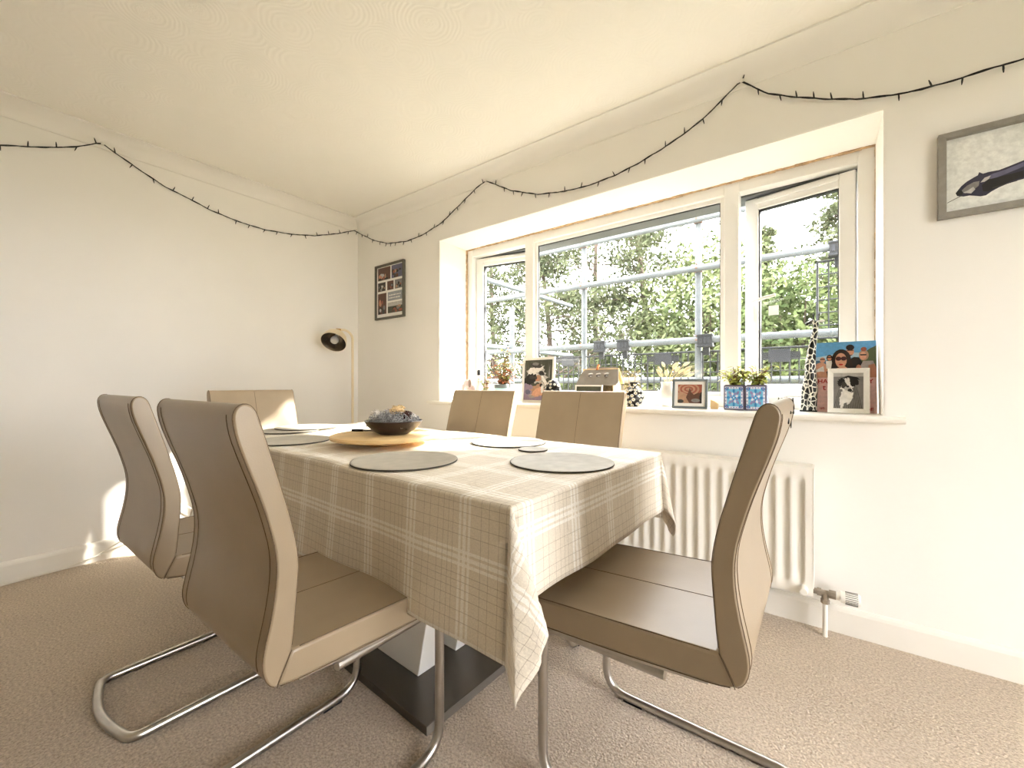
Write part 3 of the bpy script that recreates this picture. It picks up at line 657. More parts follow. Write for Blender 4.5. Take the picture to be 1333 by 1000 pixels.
pompom(.038, .036, .073, .02, 'cone_brown', 'pine_cone', 'dark brown cone at the right side of the bowl', 'decoration', (1, 1, .8), 70)
pen = empty('pen', (1.738, -1.085, SZ + .005), R(28), 'black capped pen lying on the turntable left of the bowl', 'pen')
MB().tube([(-.07, 0, 0), (-.068, 0, 0), (-.02, 0, 0), (-.018, 0, 0)], [.004, .0055, .0058, .005], 12).build('pen_cap', 'black_plastic', pen)
MB().tube([(-.018, 0, 0), (.06, 0, 0), (.065, 0, 0)], [.0042, .0042, .003], 12).build('pen_barrel', 'frame_slate', pen)

# ================================================================== floor lamp
lx, ly = 0.232, -0.20
lm = empty('floor_lamp', (lx, ly, 0), 0, 'cream floor lamp with a tilted dome shade in the corner', 'lamp')
MB().lathe([(.13, 0), (.132, .004), (.132, .016), (.128, .02), (.02, .024)], 40).build('lamp_base', 'lamp_cream', lm)
dirh = Vector((-.30, -.954, 0)).normalized()
top = [(0, 0, .02), (0, 0, 1.36)] + [tuple(Vector((0, 0, 1.36)) + dirh * .075 * (1 - math.cos(t)) + Vector((0, 0, .075 * math.sin(t)))) for t in [k * math.pi / 2 / 8 for k in range(1, 9)]] + [tuple(Vector((0, 0, 1.435)) + dirh * .10)]
MB().tube(top, .0095, 14).build('lamp_pole', 'lamp_cream', lm)
jt = Vector((0, 0, 1.43)) + dirh * .105
j = MB(); j.tube([jt - dirh * .012, jt + dirh * .022], .013, 12); j.ball(jt + Vector((.0, -.005, -.018)), .010, 10, 7); j.build('lamp_joint', 'brass', lm)
# shade: axis aims at the room, down towards the camera
axis = Vector((.36, -.50, -.62)).normalized(); sc_ = jt + dirh * .035 + Vector((0, 0, -.085)) ; q = axis.to_track_quat('Z', 'Y').to_matrix().to_4x4()
T_ = Matrix.Translation(sc_) @ q
RS = .097
pro = [(.012, -.088), (.04, -.083), (.064, -.068), (.082, -.045), (.092, -.015), (RS, .02), (RS - .002, .021), (RS - .004, .019), (.088, -.015), (.078, -.043), (.060, -.064), (.03, -.078)]
sh = MB().lathe(pro[:7], 40, tf=T_, cap1=False).build('lamp_shade', 'lamp_cream', lm)
MB().lathe(pro[6:], 40, tf=T_, cap0=False).build('shade_lining', 'lamp_inside', sh)
MB().lathe([(.013, -.075), (.014, -.05), (.02, -.04), (.03, -.02), (.032, -.002), (.026, .012), (.012, .019), (.001, .02)], 20, tf=T_).build('lamp_bulb', 'bulb_glass', lm)
# white flex along the skirting
MB().tube([(.235, -.32, .006), (.12, -.6, .006), (.06, -1.0, .02), (.03, -1.25, .22), (.025, -1.45, .15), (.03, -1.56, .085), (.028, -1.66, .035), (.03, -1.78, .008), (.045, -2.0, .006), (.06, -2.4, .006), (.05, -3.2, .006)], .004, 8).build('power_cord', 'cable_white')
tag(bpy.data.objects['power_cord'], 'thin white power cord trailing along the left skirting board', 'cord')
MB().tube([(.235, -.30, .006), (.16, -.6, .006), (.09, -1.0, .012), (.05, -1.28, .13), (.035, -1.43, .095), (.034, -1.54, .07), (.034, -1.64, .038)], .0035, 8).build('power_cord', 'cable_white')
tag(bpy.data.objects['power_cord.001'], 'shorter white flex joining the cord on the left skirting', 'cord')

# ================================================================== string lights
LW = [(-1.998, 2.188), (-1.949, 2.207), (-1.845, 2.247), (-1.732, 2.302), (-1.657, 2.354), (-1.632, 2.362), (-1.578, 2.338), (-1.466, 2.282), (-1.35, 2.229), (-1.233, 2.2), (-1.106, 2.163), (-0.937, 2.139), (-0.771, 2.134), (-0.578, 2.156), (-0.396, 2.197), (-0.197, 2.273), (-0.045, 2.344)]
WW = [(0.042, 2.321), (0.254, 2.216), (0.441, 2.152), (0.683, 2.122), (0.862, 2.132), (1.07, 2.177), (1.262, 2.267), (1.405, 2.335), (1.494, 2.355), (1.573, 2.312), (1.699, 2.237), (1.904, 2.156), (2.091, 2.123), (2.238, 2.113), (2.397, 2.123), (2.523, 2.147), (2.641, 2.18), (2.734, 2.212), (2.838, 2.259), (2.921, 2.316), (2.984, 2.357), (3.003, 2.36), (3.045, 2.324), (3.103, 2.269), (3.187, 2.221), (3.304, 2.163), (3.401, 2.123), (3.502, 2.096), (3.585, 2.084), (3.664, 2.081), (3.738, 2.083), (3.829, 2.082), (4.0, 2.10), (4.2, 2.18), (4.42, 2.34)]
off = lambda z: .012 + max(0, z - 2.335) * .35
path = [Vector((.09, -2.9, 2.34)), Vector((.02, -2.6, 2.20)), Vector((.013, -2.3, 2.165))] + [Vector((off(z), y, z)) for y, z in LW] + [Vector((x, -off(z), z)) for x, z in WW]
sl_ = empty('string_lights', (0, 0, 2.2), 0, 'black string of tiny lights swagged along the tops of both walls', 'string lights')
dense = []
for i in range(len(path) - 1):
    n = max(2, int((path[i + 1] - path[i]).length / .02))
    for k in range(n): dense.append(path[i].lerp(path[i + 1], k / n))
dz = Vector((0, 0, 2.2))
MB().tube([p - dz + Vector((0, 0, .0018 * math.sin(i * 1.1))) for i, p in enumerate(dense)], .0027, 6).build('light_cable', 'cable_black', sl_)
MB().tube([p - dz + Vector((0, 0, -.0022 * math.sin(i * 1.1 + .5) - .001)) for i, p in enumerate(dense)], .0017, 5).build('light_cable', 'cable_black', sl_)
bulb = MB(); bulb.tube([(0, 0, 0), (0, 0, .016), (0, 0, .018), (0, 0, .027)], [.0028, .0028, .0024, .0015], 6); bulb = bulb.build('light_bulb', 'cable_black', sl_)
acc = 0; first = True; nxt = .05
for i in range(1, len(dense)):
    acc += (dense[i] - dense[i - 1]).length
    if acc > nxt:
        acc = 0; nxt = random.uniform(.06, .10)
        o = bulb if first else bulb.copy()
        if not first: COL.objects.link(o)
        first = False; o.parent = sl_
        tg = (dense[i] - dense[i - 1]).normalized(); up = 1 if random.random() < .3 else -1
        d = (Vector((0, 0, up)) + tg * random.uniform(-.5, .5) + Vector((.15, -.15, 0)) * random.random()).normalized()
        o.location = dense[i] - dz; o.rotation_euler = d.to_track_quat('Z', 'Y').to_euler()
for p in (Vector((.02, -1.632, 2.362)), Vector((1.494, -.02, 2.357)), Vector((3.003, -.02, 2.362)), Vector((.03, -.03, 2.345))):
    MB().box(p.x - .007, p.x + .007, p.y - .007, p.y + .007, p.z - .006 - 2.2, p.z + .008 - 2.2).build('cable_clip', 'gloss_white', sl_, smooth=False, bevel=.002)

# ================================================================== pictures on the wall
pc = empty('picture_frame', (.275, -.001, 1.535), 0, 'dark framed photo collage hanging in the corner above the lamp', 'picture')
PW, PH = .375, .452
picture_frame(pc, PW, PH, .016, .022, 'frame_dark')
box('mount_board', 'paper', .012, PW - .012, -.008, -.002, .012, PH - .012, pc)
cells = [(.08, .72, .52, .95, 'brown'), (.56, .72, .92, .95, 'violet'), (.08, .52, .35, .68, 'dark'), (.41, .52, .63, .68, 'brown'), (.67, .52, .92, .68, 'grey'), (.08, .10, .38, .48, 'brown'), (.43, .32, .92, .48, 'slate'), (.43, .10, .92, .29, 'forest')]
for k, (a, b, c, d, mn) in enumerate(cells):
    W_, H_ = (c - a) * PW, (d - b) * PH
    polys = [(mn, rect(0, 0, 1, 1))]
    if mn != 'slate':
        if k in (1, 7): polys.append(('lightgrey' if k == 7 else 'violet', rect(0, .62, 1, 1)))
        for _ in range(9):
            polys.append((random.choice(['dark', 'tan', 'skin2', 'rust', 'lightgrey', 'black', 'brown', 'grey']), ell(random.uniform(.1, .9), random.uniform(.08, .6), random.uniform(.06, .16), random.uniform(.08, .2), 10)))
    else:
        for row in (.62, .3):
            x = .08
            while x < .85:
                ww = random.uniform(.06, .14); polys.append(('white', rect(x, row - .05, min(x + ww, .92), row + .06))); x += ww + .03
    printed('photo_print', pc, W_, H_, polys, -.0085, a * PW, b * PH)
ph = empty('picture_frame', (3.626, -.001, 1.592), 0, 'grey framed black and white horse picture on the right of the window', 'picture')
HWd, HH = .62, .302
picture_frame(ph, HWd, HH, .021, .024, 'frame_grey')
X = lambda x: (x - 3.626) / HWd
Z = lambda z: (z - 1.592) / HH
poly = lambda pts: [(X(a), Z(b)) for a, b in pts]
horse = [('horsebg', rect(.03, .06, .97, .94)),
  ('navy', poly([(3.676, 1.668), (3.672, 1.679), (3.678, 1.688), (3.686, 1.700), (3.700, 1.713), (3.716, 1.722), (3.726, 1.727), (3.729, 1.737), (3.738, 1.729), (3.752, 1.731), (3.775, 1.730), (3.80, 1.737), (3.83, 1.746), (3.88, 1.762), (3.95, 1.79), (4.02, 1.83), (4.08, 1.82), (4.10, 1.76), (4.10, 1.68), (4.02, 1.67), (3.94, 1.675), (3.88, 1.682), (3.83, 1.684), (3.80, 1.680), (3.775, 1.671), (3.758, 1.662), (3.745, 1.652), (3.732, 1.652), (3.720, 1.657), (3.706, 1.662), (3.692, 1.662)])),
  ('grey', poly([(3.686, 1.684), (3.70, 1.698), (3.716, 1.706), (3.73, 1.706), (3.728, 1.690), (3.712, 1.676), (3.695, 1.672)])),
  ('lightgrey', poly([(3.69, 1.676), (3.704, 1.682), (3.715, 1.690), (3.72, 1.680), (3.71, 1.668)])),
  ('violet', poly([(3.74, 1.712), (3.76, 1.722), (3.79, 1.727), (3.83, 1.740), (3.83, 1.725), (3.79, 1.712), (3.76, 1.704)])),
  ('black', poly([(3.735, 1.690), (3.75, 1.705), (3.79, 1.708), (3.83, 1.712), (3.83, 1.690), (3.80, 1.684), (3.77, 1.672), (3.75, 1.664), (3.738, 1.668)])),
  ('lightgrey', poly([(3.732, 1.700), (3.742, 1.714), (3.756, 1.717), (3.752, 1.707), (3.742, 1.700)])),
  ('black', poly([(3.676, 1.668), (3.672, 1.679), (3.680, 1.688), (3.688, 1.684), (3.69, 1.670)])),
  ('dark', poly([(3.650, 1.648), (3.684, 1.664), (3.69, 1.666), (3.688, 1.668), (3.652, 1.651)])),
  ('dark', poly([(3.76, 1.672), (3.815, 1.681), (3.815, 1.683), (3.76, 1.675)]))]
printed('photo_print', ph, HWd, HH, horse, -.006, 0, 0)
box('mount_board', 'paper', .018, HWd - .018, -.005, -.002, .018, HH - .018, ph)

# ================================================================== things on the sill
SI = 0.8762
# elephant figurine
el = empty('elephant_figurine', (1.155, .205, SI), R(-25), 'small grey-pink elephant figurine at the left end of the sill', 'figurine')
e = MB(); e.ball((0, 0, .085), .042, 16, 10, (1, .8, .95)); e.ball((.012, -.028, .125), .032, 16, 10); e.tube([(.014, -.058, .118), (.016, -.068, .09), (.018, -.066, .06)], [.012, .010, .007], 10)
for a, b in ((-.022, -.02), (.022, -.02), (-.022, .022), (.022, .022)): e.tube([(a, b, 0), (a, b, .06)], [.015, .016], 12)
e.build('elephant_body', 'elephant_pink', el)
for s_ in (-1, 1): MB().ball((.012 + s_ * .034, -.026, .128), .03, 14, 8, (.75, .28, 1)).build('ear', 'elephant_ear', el)
pb = empty('small_bottle', (1.212, .235, SI), 0, 'slim white bottle with a black cap beside the elephant figurine', 'bottle')
MB().lathe([(.018, 0), (.02, .004), (.02, .15), (.012, .172), (.0095, .178), (.0095, .19)], 20).build('bottle_body', 'ceramic_white', pb)
MB().lathe([(.0125, .19), (.0125, .222), (.0085, .23), (.001, .232)], 18).build('bottle_cap', 'black_plastic', pb)
# leaf helper
def leaf_verts(base, d, L_, wd, curl=.3):
    d = Vector(d).normalized(); side = d.cross(Vector((0, 0, 1))); side = side.normalized() if side.length > .05 else Vector((1, 0, 0)); up = side.cross(d); b = Vector(base)
    pts = []
    for t, k in ((0, .15), (.35, 1), (.7, .75), (1, .05)):
        c = b + d * L_ * t - up * curl * L_ * t * t
        pts += [c - side * wd * k * .5 + up * wd * .12 * k, c, c + side * wd * k * .5 + up * wd * .12 * k]
    f = []
    for i in range(3):
        for kk in range(2): f.append((i * 3 + kk, i * 3 + kk + 1, (i + 1) * 3 + kk + 1, (i + 1) * 3 + kk))
    return pts, f
def plant(parent, base, n, spread, h, lsz, mats_, lean=(0, 0), droop=.3):
    for mn in mats_:
        lv = MB(); sm_ = MB()
        for i in range(n):
            a = random.uniform(0, 6.28); rr = spread * math.sqrt(random.random()); tip = Vector((rr * math.cos(a) + lean[0], rr * math.sin(a) * .7 + lean[1], h * random.uniform(.35, 1)))
            b = Vector(base); tip = b + tip; sm_.tube([b + Vector((tip.x - b.x, tip.y - b.y, 0)) * .15, b.lerp(tip, .5) + Vector((0, 0, h * .12)), tip], .0011, 4)
            for k in range(3):
                an = random.uniform(0, 6.28); pv, pf = leaf_verts(b.lerp(tip, .3 + .35 * k), (math.cos(an), math.sin(an), random.uniform(-.3, .5)), lsz * random.uniform(.7, 1.2), lsz * .55, droop); lv.add(pv, pf)
        lv.build('leaves', mn, parent, fix=False); sm_.build('stems', 'stem_brown', parent)
# striped pot with rusty foliage
tp = empty('plant_pot', (1.495, .16, SI), 0, 'teal and white striped pot with a reddish leafy plant on the sill', 'potted plant')
pt = MB(); pr = [(.040, 0), (.044, .003), (.048, .03), (.050, .045), (.0515, .06), (.053, .08), (.054, .095)]
for i, mi in enumerate((0, 0, 0, 1, 0, 1)): pt.lathe(pr[i:i + 2], 28, mi, cap0=(i == 0), cap1=False)
pt.build('pot', ['ceramic_white', 'pot_teal'], tp)
MB().lathe([(.0545, .095), (.057, .097), (.058, .12), (.054, .121), (.050, .119), (.050, .104), (.001, .104)], 28, cap0=False).build('pot_rim', 'pot_rim', tp)
MB().lathe([(.050, .105), (.001, .108)], 20).build('soil', 'soil', tp)
for k in range(9):
    a = 2 * math.pi * k / 9; x, y = .0485 * math.cos(a), .0485 * math.sin(a); t_ = Matrix.Translation((x, y, .018)) @ Matrix.Rotation(a + math.pi / 2, 4, 'Z')
    MB().add([(-.006, 0, 0), (.006, 0, 0), (0, 0, .014)], [(0, 1, 2)], tf=t_).build('painted_triangle', 'terracotta', tp, smooth=False, fix=False)
plant(tp, (0, 0, .108), 44, .14, .17, .034, ['leaf_rust'], (.02, .0)); plant(tp, (0, 0, .108), 18, .15, .27, .036, ['leaf_green', 'leaf_lime'], (.0, .02))
tp2 = empty('plant_pot', (1.30, .215, SI), 0, 'low white pot with a few green leaves between bottle and striped pot', 'potted plant')
MB().lathe([(.035, 0), (.038, .003), (.045, .07), (.043, .072), (.04, .062), (.001, .06)], 24).build('pot', 'ceramic_white', tp2)
plant(tp2, (0, 0, .06), 12, .06, .14, .03, ['leaf_green', 'leaf_rust'], (-.01, 0))
# standing photo frames
def standing_frame(name, loc_, rz, W_, H_, bw_, m, label, polys, tilt=8, matw=0.0, inner_h=None):
    e_ = empty(name, loc_, rz, label, 'photo frame')
    t = bpy.data.objects.new('framed_photo', None); COL.objects.link(t); t.parent = e_; t.rotation_euler = (R(-tilt), 0, 0); t.location = (-W_ / 2, 0, 0); t.empty_display_size = .02
    picture_frame(t, W_, H_, bw_, .014, m)
    box('back_board', 'frame_dark', .004, W_ - .004, -.003, .002, .004, H_ - .004, t)
    if matw:
        box('mount_board', 'paper', bw_ - .002, W_ - bw_ + .002, -.007, -.003, bw_ - .002, H_ - bw_ + .002, t)
    i = bw_ + matw
    printed('photo_print', t, W_ - 2 * i, H_ - 2 * i, polys, -.0075 if matw else -.006, i, i)
    c = math.cos(R(tilt)); s_ = math.sin(R(tilt))
    MB().add([(-.018, H_ * .6 * s_ + .004, H_ * .6 * c), (.018, H_ * .6 * s_ + .004, H_ * .6 * c), (.022, H_ * .42, .001), (-.022, H_ * .42, .001), (-.018, H_ * .6 * s_ + .007, H_ * .6 * c), (.018, H_ * .6 * s_ + .007, H_ * .6 * c), (.022, H_ * .42 + .003, .001), (-.022, H_ * .42 + .003, .001)],
             [(0, 1, 2, 3), (7, 6, 5, 4), (0, 4, 5, 1), (1, 5, 6, 2), (2, 6, 7, 3), (3, 7, 4, 0)]).build('easel_strut', 'frame_dark', e_, smooth=False)
    return e_
dog1 = [('forest', rect(0, 0, 1, 1))]
for k in range(26): x = random.uniform(0, 1); dog1.append((random.choice(['black', 'lightgrey', 'dark', 'grey']), [(x, .55), (x + .02, .55), (x + random.uniform(-.08, .1), 1)]))
dog1 += [('lilac', [(0, 0), (.75, 0), (.6, .16), (.3, .36), (.1, .46), (0, .48)]), ('violet', fur(.14, .2, .1, .06)), ('dress', fur(.3, .1, .12, .05)), ('tan', fur(.55, .26, .3, .16, rot=.3)), ('skin', fur(.52, .2, .24, .10, rot=.25)),
         ('lightgrey', fur(.44, .62, .36, .20)), ('white', fur(.40, .76, .28, .09, rot=.2)), ('white', fur(.30, .66, .16, .06, rot=-.2)), ('black', fur(.22, .52, .25, .13, rot=.15)), ('dark', fur(.28, .57, .1, .05)), ('dark', fur(.42, .86, .2, .06, rot=-.1)), ('grey', fur(.40, .90, .12, .04)),
         ('black', fur(.62, .66, .11, .06, rot=-.2)), ('tan', fur(.52, .55, .10, .08)), ('skin2', fur(.46, .52, .06, .05)), ('dark', fur(.42, .55, .05, .04)), ('white', fur(.74, .47, .17, .05, rot=-.9)), ('lightgrey', fur(.70, .36, .12, .05, rot=-.9)), ('black', fur(.62, .37, .05, .045)), ('dark', fur(.78, .30, .06, .05)), ('white', fur(.66, .27, .05, .1))]
standing_frame('photo_frame', (1.785, .17, SI), R(-4), .262, .30, .016, 'frame_white', 'large white frame with a black and white dog photo behind the chairs', dog1, 4)
brownp = [('brown', rect(0, 0, 1, 1)), ('rust', rect(0, .55, 1, 1))]
for k in range(5): brownp.append((('tan', 'rust')[k % 2], ell(.45, .75, .45 - .085 * k, .34 - .065 * k)))
brownp += [('tan', [(0, 0), (0, .55), (.2, .6), (.45, .45), (.6, .2), (.75, 0)]), ('brown', [(.35, .3), (.45, .62), (.5, .85), (.56, .6), (.68, .45), (.9, .35), (1, .2), (1, 0), (.5, 0)]), ('black', [(.93, 0), (.9, .35), (.96, .6), (1, .6), (1, 0)]), ('grey', ell(.75, .15, .18, .1)), ('dark', ell(.12, .1, .14, .1))]
standing_frame('photo_frame', (2.757, .075, SI), R(3), .166, .148, .0105, 'frame_slate', 'small slate grey landscape frame with a brown photo in front of the white vase', brownp, 9, .016)
box('wedge', 'wood_raw', 0, .03, 0, .02, 0, .04).name = 'wooden_wedge'
wdg = bpy.data.objects['wooden_wedge']; wdg.location = (2.862, .10, SI); bpy.data.objects.remove(wdg)
MB().prism([(0, 0), (.034, 0), (.034, .026), (.018, .04), (0, .046)], 0, .02, 'y').build('wooden_wedge', 'wood_raw', smooth=False, bevel=.001)
wdg = tag(bpy.data.objects['wooden_wedge'], 'small wooden wedge block peeping out beside the slate photo frame', 'wood block'); wdg.location = (2.848, .105, SI)
standing_frame('photo_frame', (2.212, .045, SI), R(2), .17, .118, .008, 'frame_white', 'low white landscape frame just showing above the chair back', [('forest', rect(0, 0, 1, 1)), ('dark', ell(.5, .4, .3, .2)), ('grey', ell(.3, .6, .2, .15))], 9)
# flowered ball ornament and vase
def daisies(parent, fn, n, seed, size):
    rnd = random.Random(seed); pts = []; tries = 0
    while len(pts) < n and tries < 4000:
        tries += 1; a = rnd.uniform(0, 6.28); z = rnd.uniform(0, 1); p, nn = fn(a, z)
        if all((p - q_).length > size * 1.55 for q_, _ in pts): pts.append((p, nn))
    pe = MB(); ce_ = MB()
    for p, nn in pts:
        t = Matrix.Translation(p + nn * .0006) @ nn.to_track_quat('Z', 'Y').to_matrix().to_4x4(); o_ = rnd.uniform(0, 1)
        for k in range(6):
            a = o_ + k * math.pi / 3; pe.ball((math.cos(a) * size * .6, math.sin(a) * size * .6, 0), size * .30, 8, 5, (1, 1, .25), tf=t)
        ce_.ball((0, 0, size * .08), size * .28, 8, 5, (1, 1, .4), tf=t)
    pe.build('painted_petals', 'petal_white', parent); ce_.build('painted_centres', 'petal_yellow', parent)
def lathe_fn(prof):
    def fn(a, t):
        i = min(len(prof) - 2, int(t * (len(prof) - 1))); f = t * (len(prof) - 1) - i; r = prof[i][0] * (1 - f) + prof[i + 1][0] * f; z = prof[i][1] * (1 - f) + prof[i + 1][1] * f
        dr_, dz_ = prof[i + 1][0] - prof[i][0], prof[i + 1][1] - prof[i][1]; nn = Vector((math.cos(a) * dz_, math.sin(a) * dz_, -dr_)).normalized()
        return Vector((r * math.cos(a), r * math.sin(a), z)), nn
    return fn
vprof = [(.030, 0), (.034, .004), (.047, .022), (.057, .048), (.057, .066), (.048, .088), (.032, .104), (.022, .112), (.0205, .122), (.026, .134)]
dv = empty('bud_vase', (2.452, .122, SI), 0, 'round black vase painted with white daisies on the sill', 'vase')
MB().lathe(vprof + [(.022, .1345), (.017, .122), (.016, .11)], 32, cap1=True).build('vase_body', 'ceramic_black', dv)
daisies(dv, lathe_fn(vprof[1:-1]), 60, 3, .0115)
bprof = [(.02, .002), (.04, .02), (.052, .045), (.056, .07), (.052, .1), (.04, .125), (.022, .145), (.004, .153)]
db = empty('daisy_ornament', (1.955, .085, SI), 0, 'small dark egg ornament covered in white flowers beside the dog photo', 'ornament')
MB().lathe([(.018, 0)] + bprof, 28).build('ornament_body', 'ceramic_black', db); daisies(db, lathe_fn(bprof), 52, 5, .0095)
# insect house
bh = empty('insect_house', (2.235, .165, SI), R(-3), 'wooden insect house with a grey pitched roof and three bee ornaments', 'insect house')
for xa in (-.105, .099): MB().prism([(-.045, 0), (.05, 0), (.05, .125), (.003, .20), (-.045, .125)], xa, xa + .006, 'x').build('side_wall', 'wood_raw', bh, smooth=False)
box('back_wall', 'wood_raw', -.099, .099, .044, .05, 0, .125, bh); box('floor_board', 'wood_raw', -.099, .099, -.045, .044, 0, .006, bh)
box('divider', 'wood_raw', -.004, .004, -.043, .044, .006, .12, bh)
MB().box(-.098, -.005, -.038, .04, .006, .118).build('moss_filling', 'moss_fill', bh, smooth=False)
MB().box(.005, .098, -.038, .04, .006, .118).build('bark_filling', 'bark_fill', bh, smooth=False)
rf0 = MB(); tfr = Matrix.Translation((0, -.062, .118)) @ Matrix.Rotation(R(-32), 4, 'X')
rf = MB().prism([(-.135, 0), (.125, 0), (.135, .02), (.115, .105), (.095, .125), (-.085, .125), (-.115, .095)], 0, .006, 'y', tf=tfr).build('roof_panel', 'roof_grey', bh, smooth=False)
MB().prism([(-.118, 0), (.118, 0), (.118, .11), (-.118, .11)], 0, .006, 'y', tf=Matrix.Translation((0, .062, .125)) @ Matrix.Rotation(R(38), 4, 'X')).build('roof_panel', 'wood_raw', bh, smooth=False)
for k in range(3):
    t = tfr @ Matrix.Translation((-.05 + .052 * k, -.006, .06)); b_ = MB(); b_.ball((0, 0, 0), .009, 10, 7, (1.3, .8, .8), tf=t); bo = b_.build('bee_body', 'bowl_dark', bh)
    wg = MB(); wg.ball((.004, -.004, .011), .011, 10, 6, (1.1, .3, .55), tf=t); wg.ball((-.006, -.004, .010), .009, 10, 6, (1.1, .3, .5), tf=t); wg.ball((.006, -.005, -.006), .008, 10, 6, (1, .3, .5), tf=t); wg.build('bee_wings', 'chrome', bo)
MB().tube([tfr @ Vector((-.02, .0, .105)), tfr @ Vector((-.02, .0, .142))], .0075, 10).build('hanging_peg', 'copper', bh)
# white vase with bunny tails
wv = empty('white_vase', (2.612, .205, SI), 0, 'white ceramic vase holding dried bunny tail grass on the sill', 'vase')
MB().lathe([(.034, 0), (.037, .003), (.047, .035), (.048, .06), (.042, .088), (.033, .108), (.033, .118), (.038, .135), (.035, .136), (.029, .118), (.028, .105)], 32).build('vase_body', 'ceramic_white', wv)
bt = empty('dried_grass', (2.612, .205, SI + .06), 0, 'bunch of cream bunny tail grass standing in the white vase', 'dried grass')
for i in range(17):
    a = random.uniform(0, 6.28); s_ = random.uniform(.25, 1); tip = Vector((math.cos(a) * .105 * s_ + .02, math.sin(a) * .05 * s_, random.uniform(.10, .165)))
    MB().tube([(tip.x * .05, tip.y * .05, 0), (tip.x * .25, tip.y * .25, tip.z * .6), tuple(tip)], .0012, 5).build('stalk', 'straw', bt)
    d = Vector((tip.x * 1.5, tip.y, .06)).normalized(); MB().tube([tip, tip + d * .008, tip + d * .022, tip + d * .034, tip + d * .04], [.003, .008, .0085, .005, .0015], 9).build('grass_head', 'bunny_tail', bt)
# two tiled pots
def tile_pot(x, label):
    e_ = empty('tile_pot', (x, .125, SI), 0, label, 'plant pot', 'blue patterned tile pots'); h = .0435; H_ = .118
    MB().box(-h, h, -h, h, 0, H_).build('pot_body', 'grout_violet', e_, smooth=False, bevel=.003)
    MB().box(-h + .006, h - .006, -h + .006, h - .006, H_, H_ + .002).build('soil', 'soil', e_, smooth=False)
    faces = [Matrix.Translation((0, -h - .0008, H_ / 2)), Matrix.Translation((h + .0008, 0, H_ / 2)) @ Matrix.Rotation(R(90), 4, 'Z'), Matrix.Translation((-h - .0008, 0, H_ / 2)) @ Matrix.Rotation(R(-90), 4, 'Z')]
    mb = MB()
    for t in faces:
        def pl_(pts, mi, d): mb.add([(a * .038, -d * .0002, b * .052) for a, b in pts], [tuple(range(len(pts)))], mi, t)
        pl_(rect(-1, -1, 1, 1), 2, 0)
        pl_(rect(-.78, -.8, .78, .8), 1, 1)
        for k in range(8):
            a = k * math.pi / 4; pl_(ell(math.cos(a) * .62, math.sin(a) * .62, .2, .13, 10, a), (0, 3)[k % 2], 2)
        for k in range(8):
            a = (k + .5) * math.pi / 4; pl_(ell(math.cos(a) * .36, math.sin(a) * .36, .16, .11, 10, a), (2, 3)[k % 2], 3)
        for k in range(4):
            a = k * math.pi / 2; pl_(ell(math.cos(a) * .17, math.sin(a) * .17, .12, .08, 10, a), 0, 4)
        pl_(ell(0, 0, .07, .07, 10), 2, 5)
        for sx in (-1, 1):
            for sy in (-1, 1): pl_(ell(sx * .78, sy * .8, .22, .16, 10), 0, 3); pl_(ell(sx * .8, sy * .82, .12, .09, 8), 3, 4)
            for k in range(5): pl_(ell(sx * .9, -.6 + .3 * k, .06, .07, 8), (0, 3)[k % 2], 4); pl_(ell(-.6 + .3 * k, sx * .9, .09, .05, 8), (0, 3)[k % 2], 4)
    mb.build('tile_pattern', ['tile_blue', 'tile_sky', 'tile_pale', 'tile_violet'], e_, smooth=False, fix=False)
    plant(e_, (0, 0, H_), 40, .072, .09, .034, ['leaf_lime'], (0, -.008), .4); plant(e_, (0, 0, H_), 6, .055, .07, .028, ['leaf_green'], (0, -.005), .4)
tile_pot(2.955, 'left of two blue patterned tile pots with lime green plants')
tile_pot(3.045, 'right of two blue patterned tile pots, next to the giraffe figurine')
# giraffe
gr = empty('giraffe_figurine', (3.245, .165, SI), 0, 'tall black and white giraffe figurine standing beside the birthday card', 'figurine')
gp = [(.012, .0, .0), (.012, 0, .10), (.004, 0, .20), (.010, 0, .28), (.020, 0, .345), (.027, 0, .395)]; grd = [.016, .020, .021, .0155, .011, .010]
body = MB(); body.tube(gp, grd, 14); body.tube([(-.020, 0, 0), (-.016, 0, .10), (.0, 0, .19)], [.011, .012, .014], 12)
body.tube([(.03, 0, .395), (.012, -.004, .402), (-.012, -.008, .392)], [.012, .011, .007], 12)
body.build('giraffe_body', 'giraffe_net', gr)
ho = MB(); ho.tube([(.018, -.006, .408), (.016, -.008, .43)], .003, 6); ho.tube([(.034, .004, .408), (.036, .004, .432)], .003, 6); ho.ball((.016, -.008, .433), .0045, 8, 6); ho.ball((.036, .004, .435), .0045, 8, 6); ho.ball((.004, -.012, .397), .008, 10, 6, (1.2, .6, .8)); ho.build('horns_and_eye', 'ceramic_black', gr)
er = MB(); er.ball((.046, 0, .404), .012, 10, 6, (1, .4, .5)); er.build('ear', 'ceramic_white', gr)
MB().box(-.035, .03, -.02, .02, 0, .006).build('figurine_base', 'ceramic_black', gr, smooth=False)
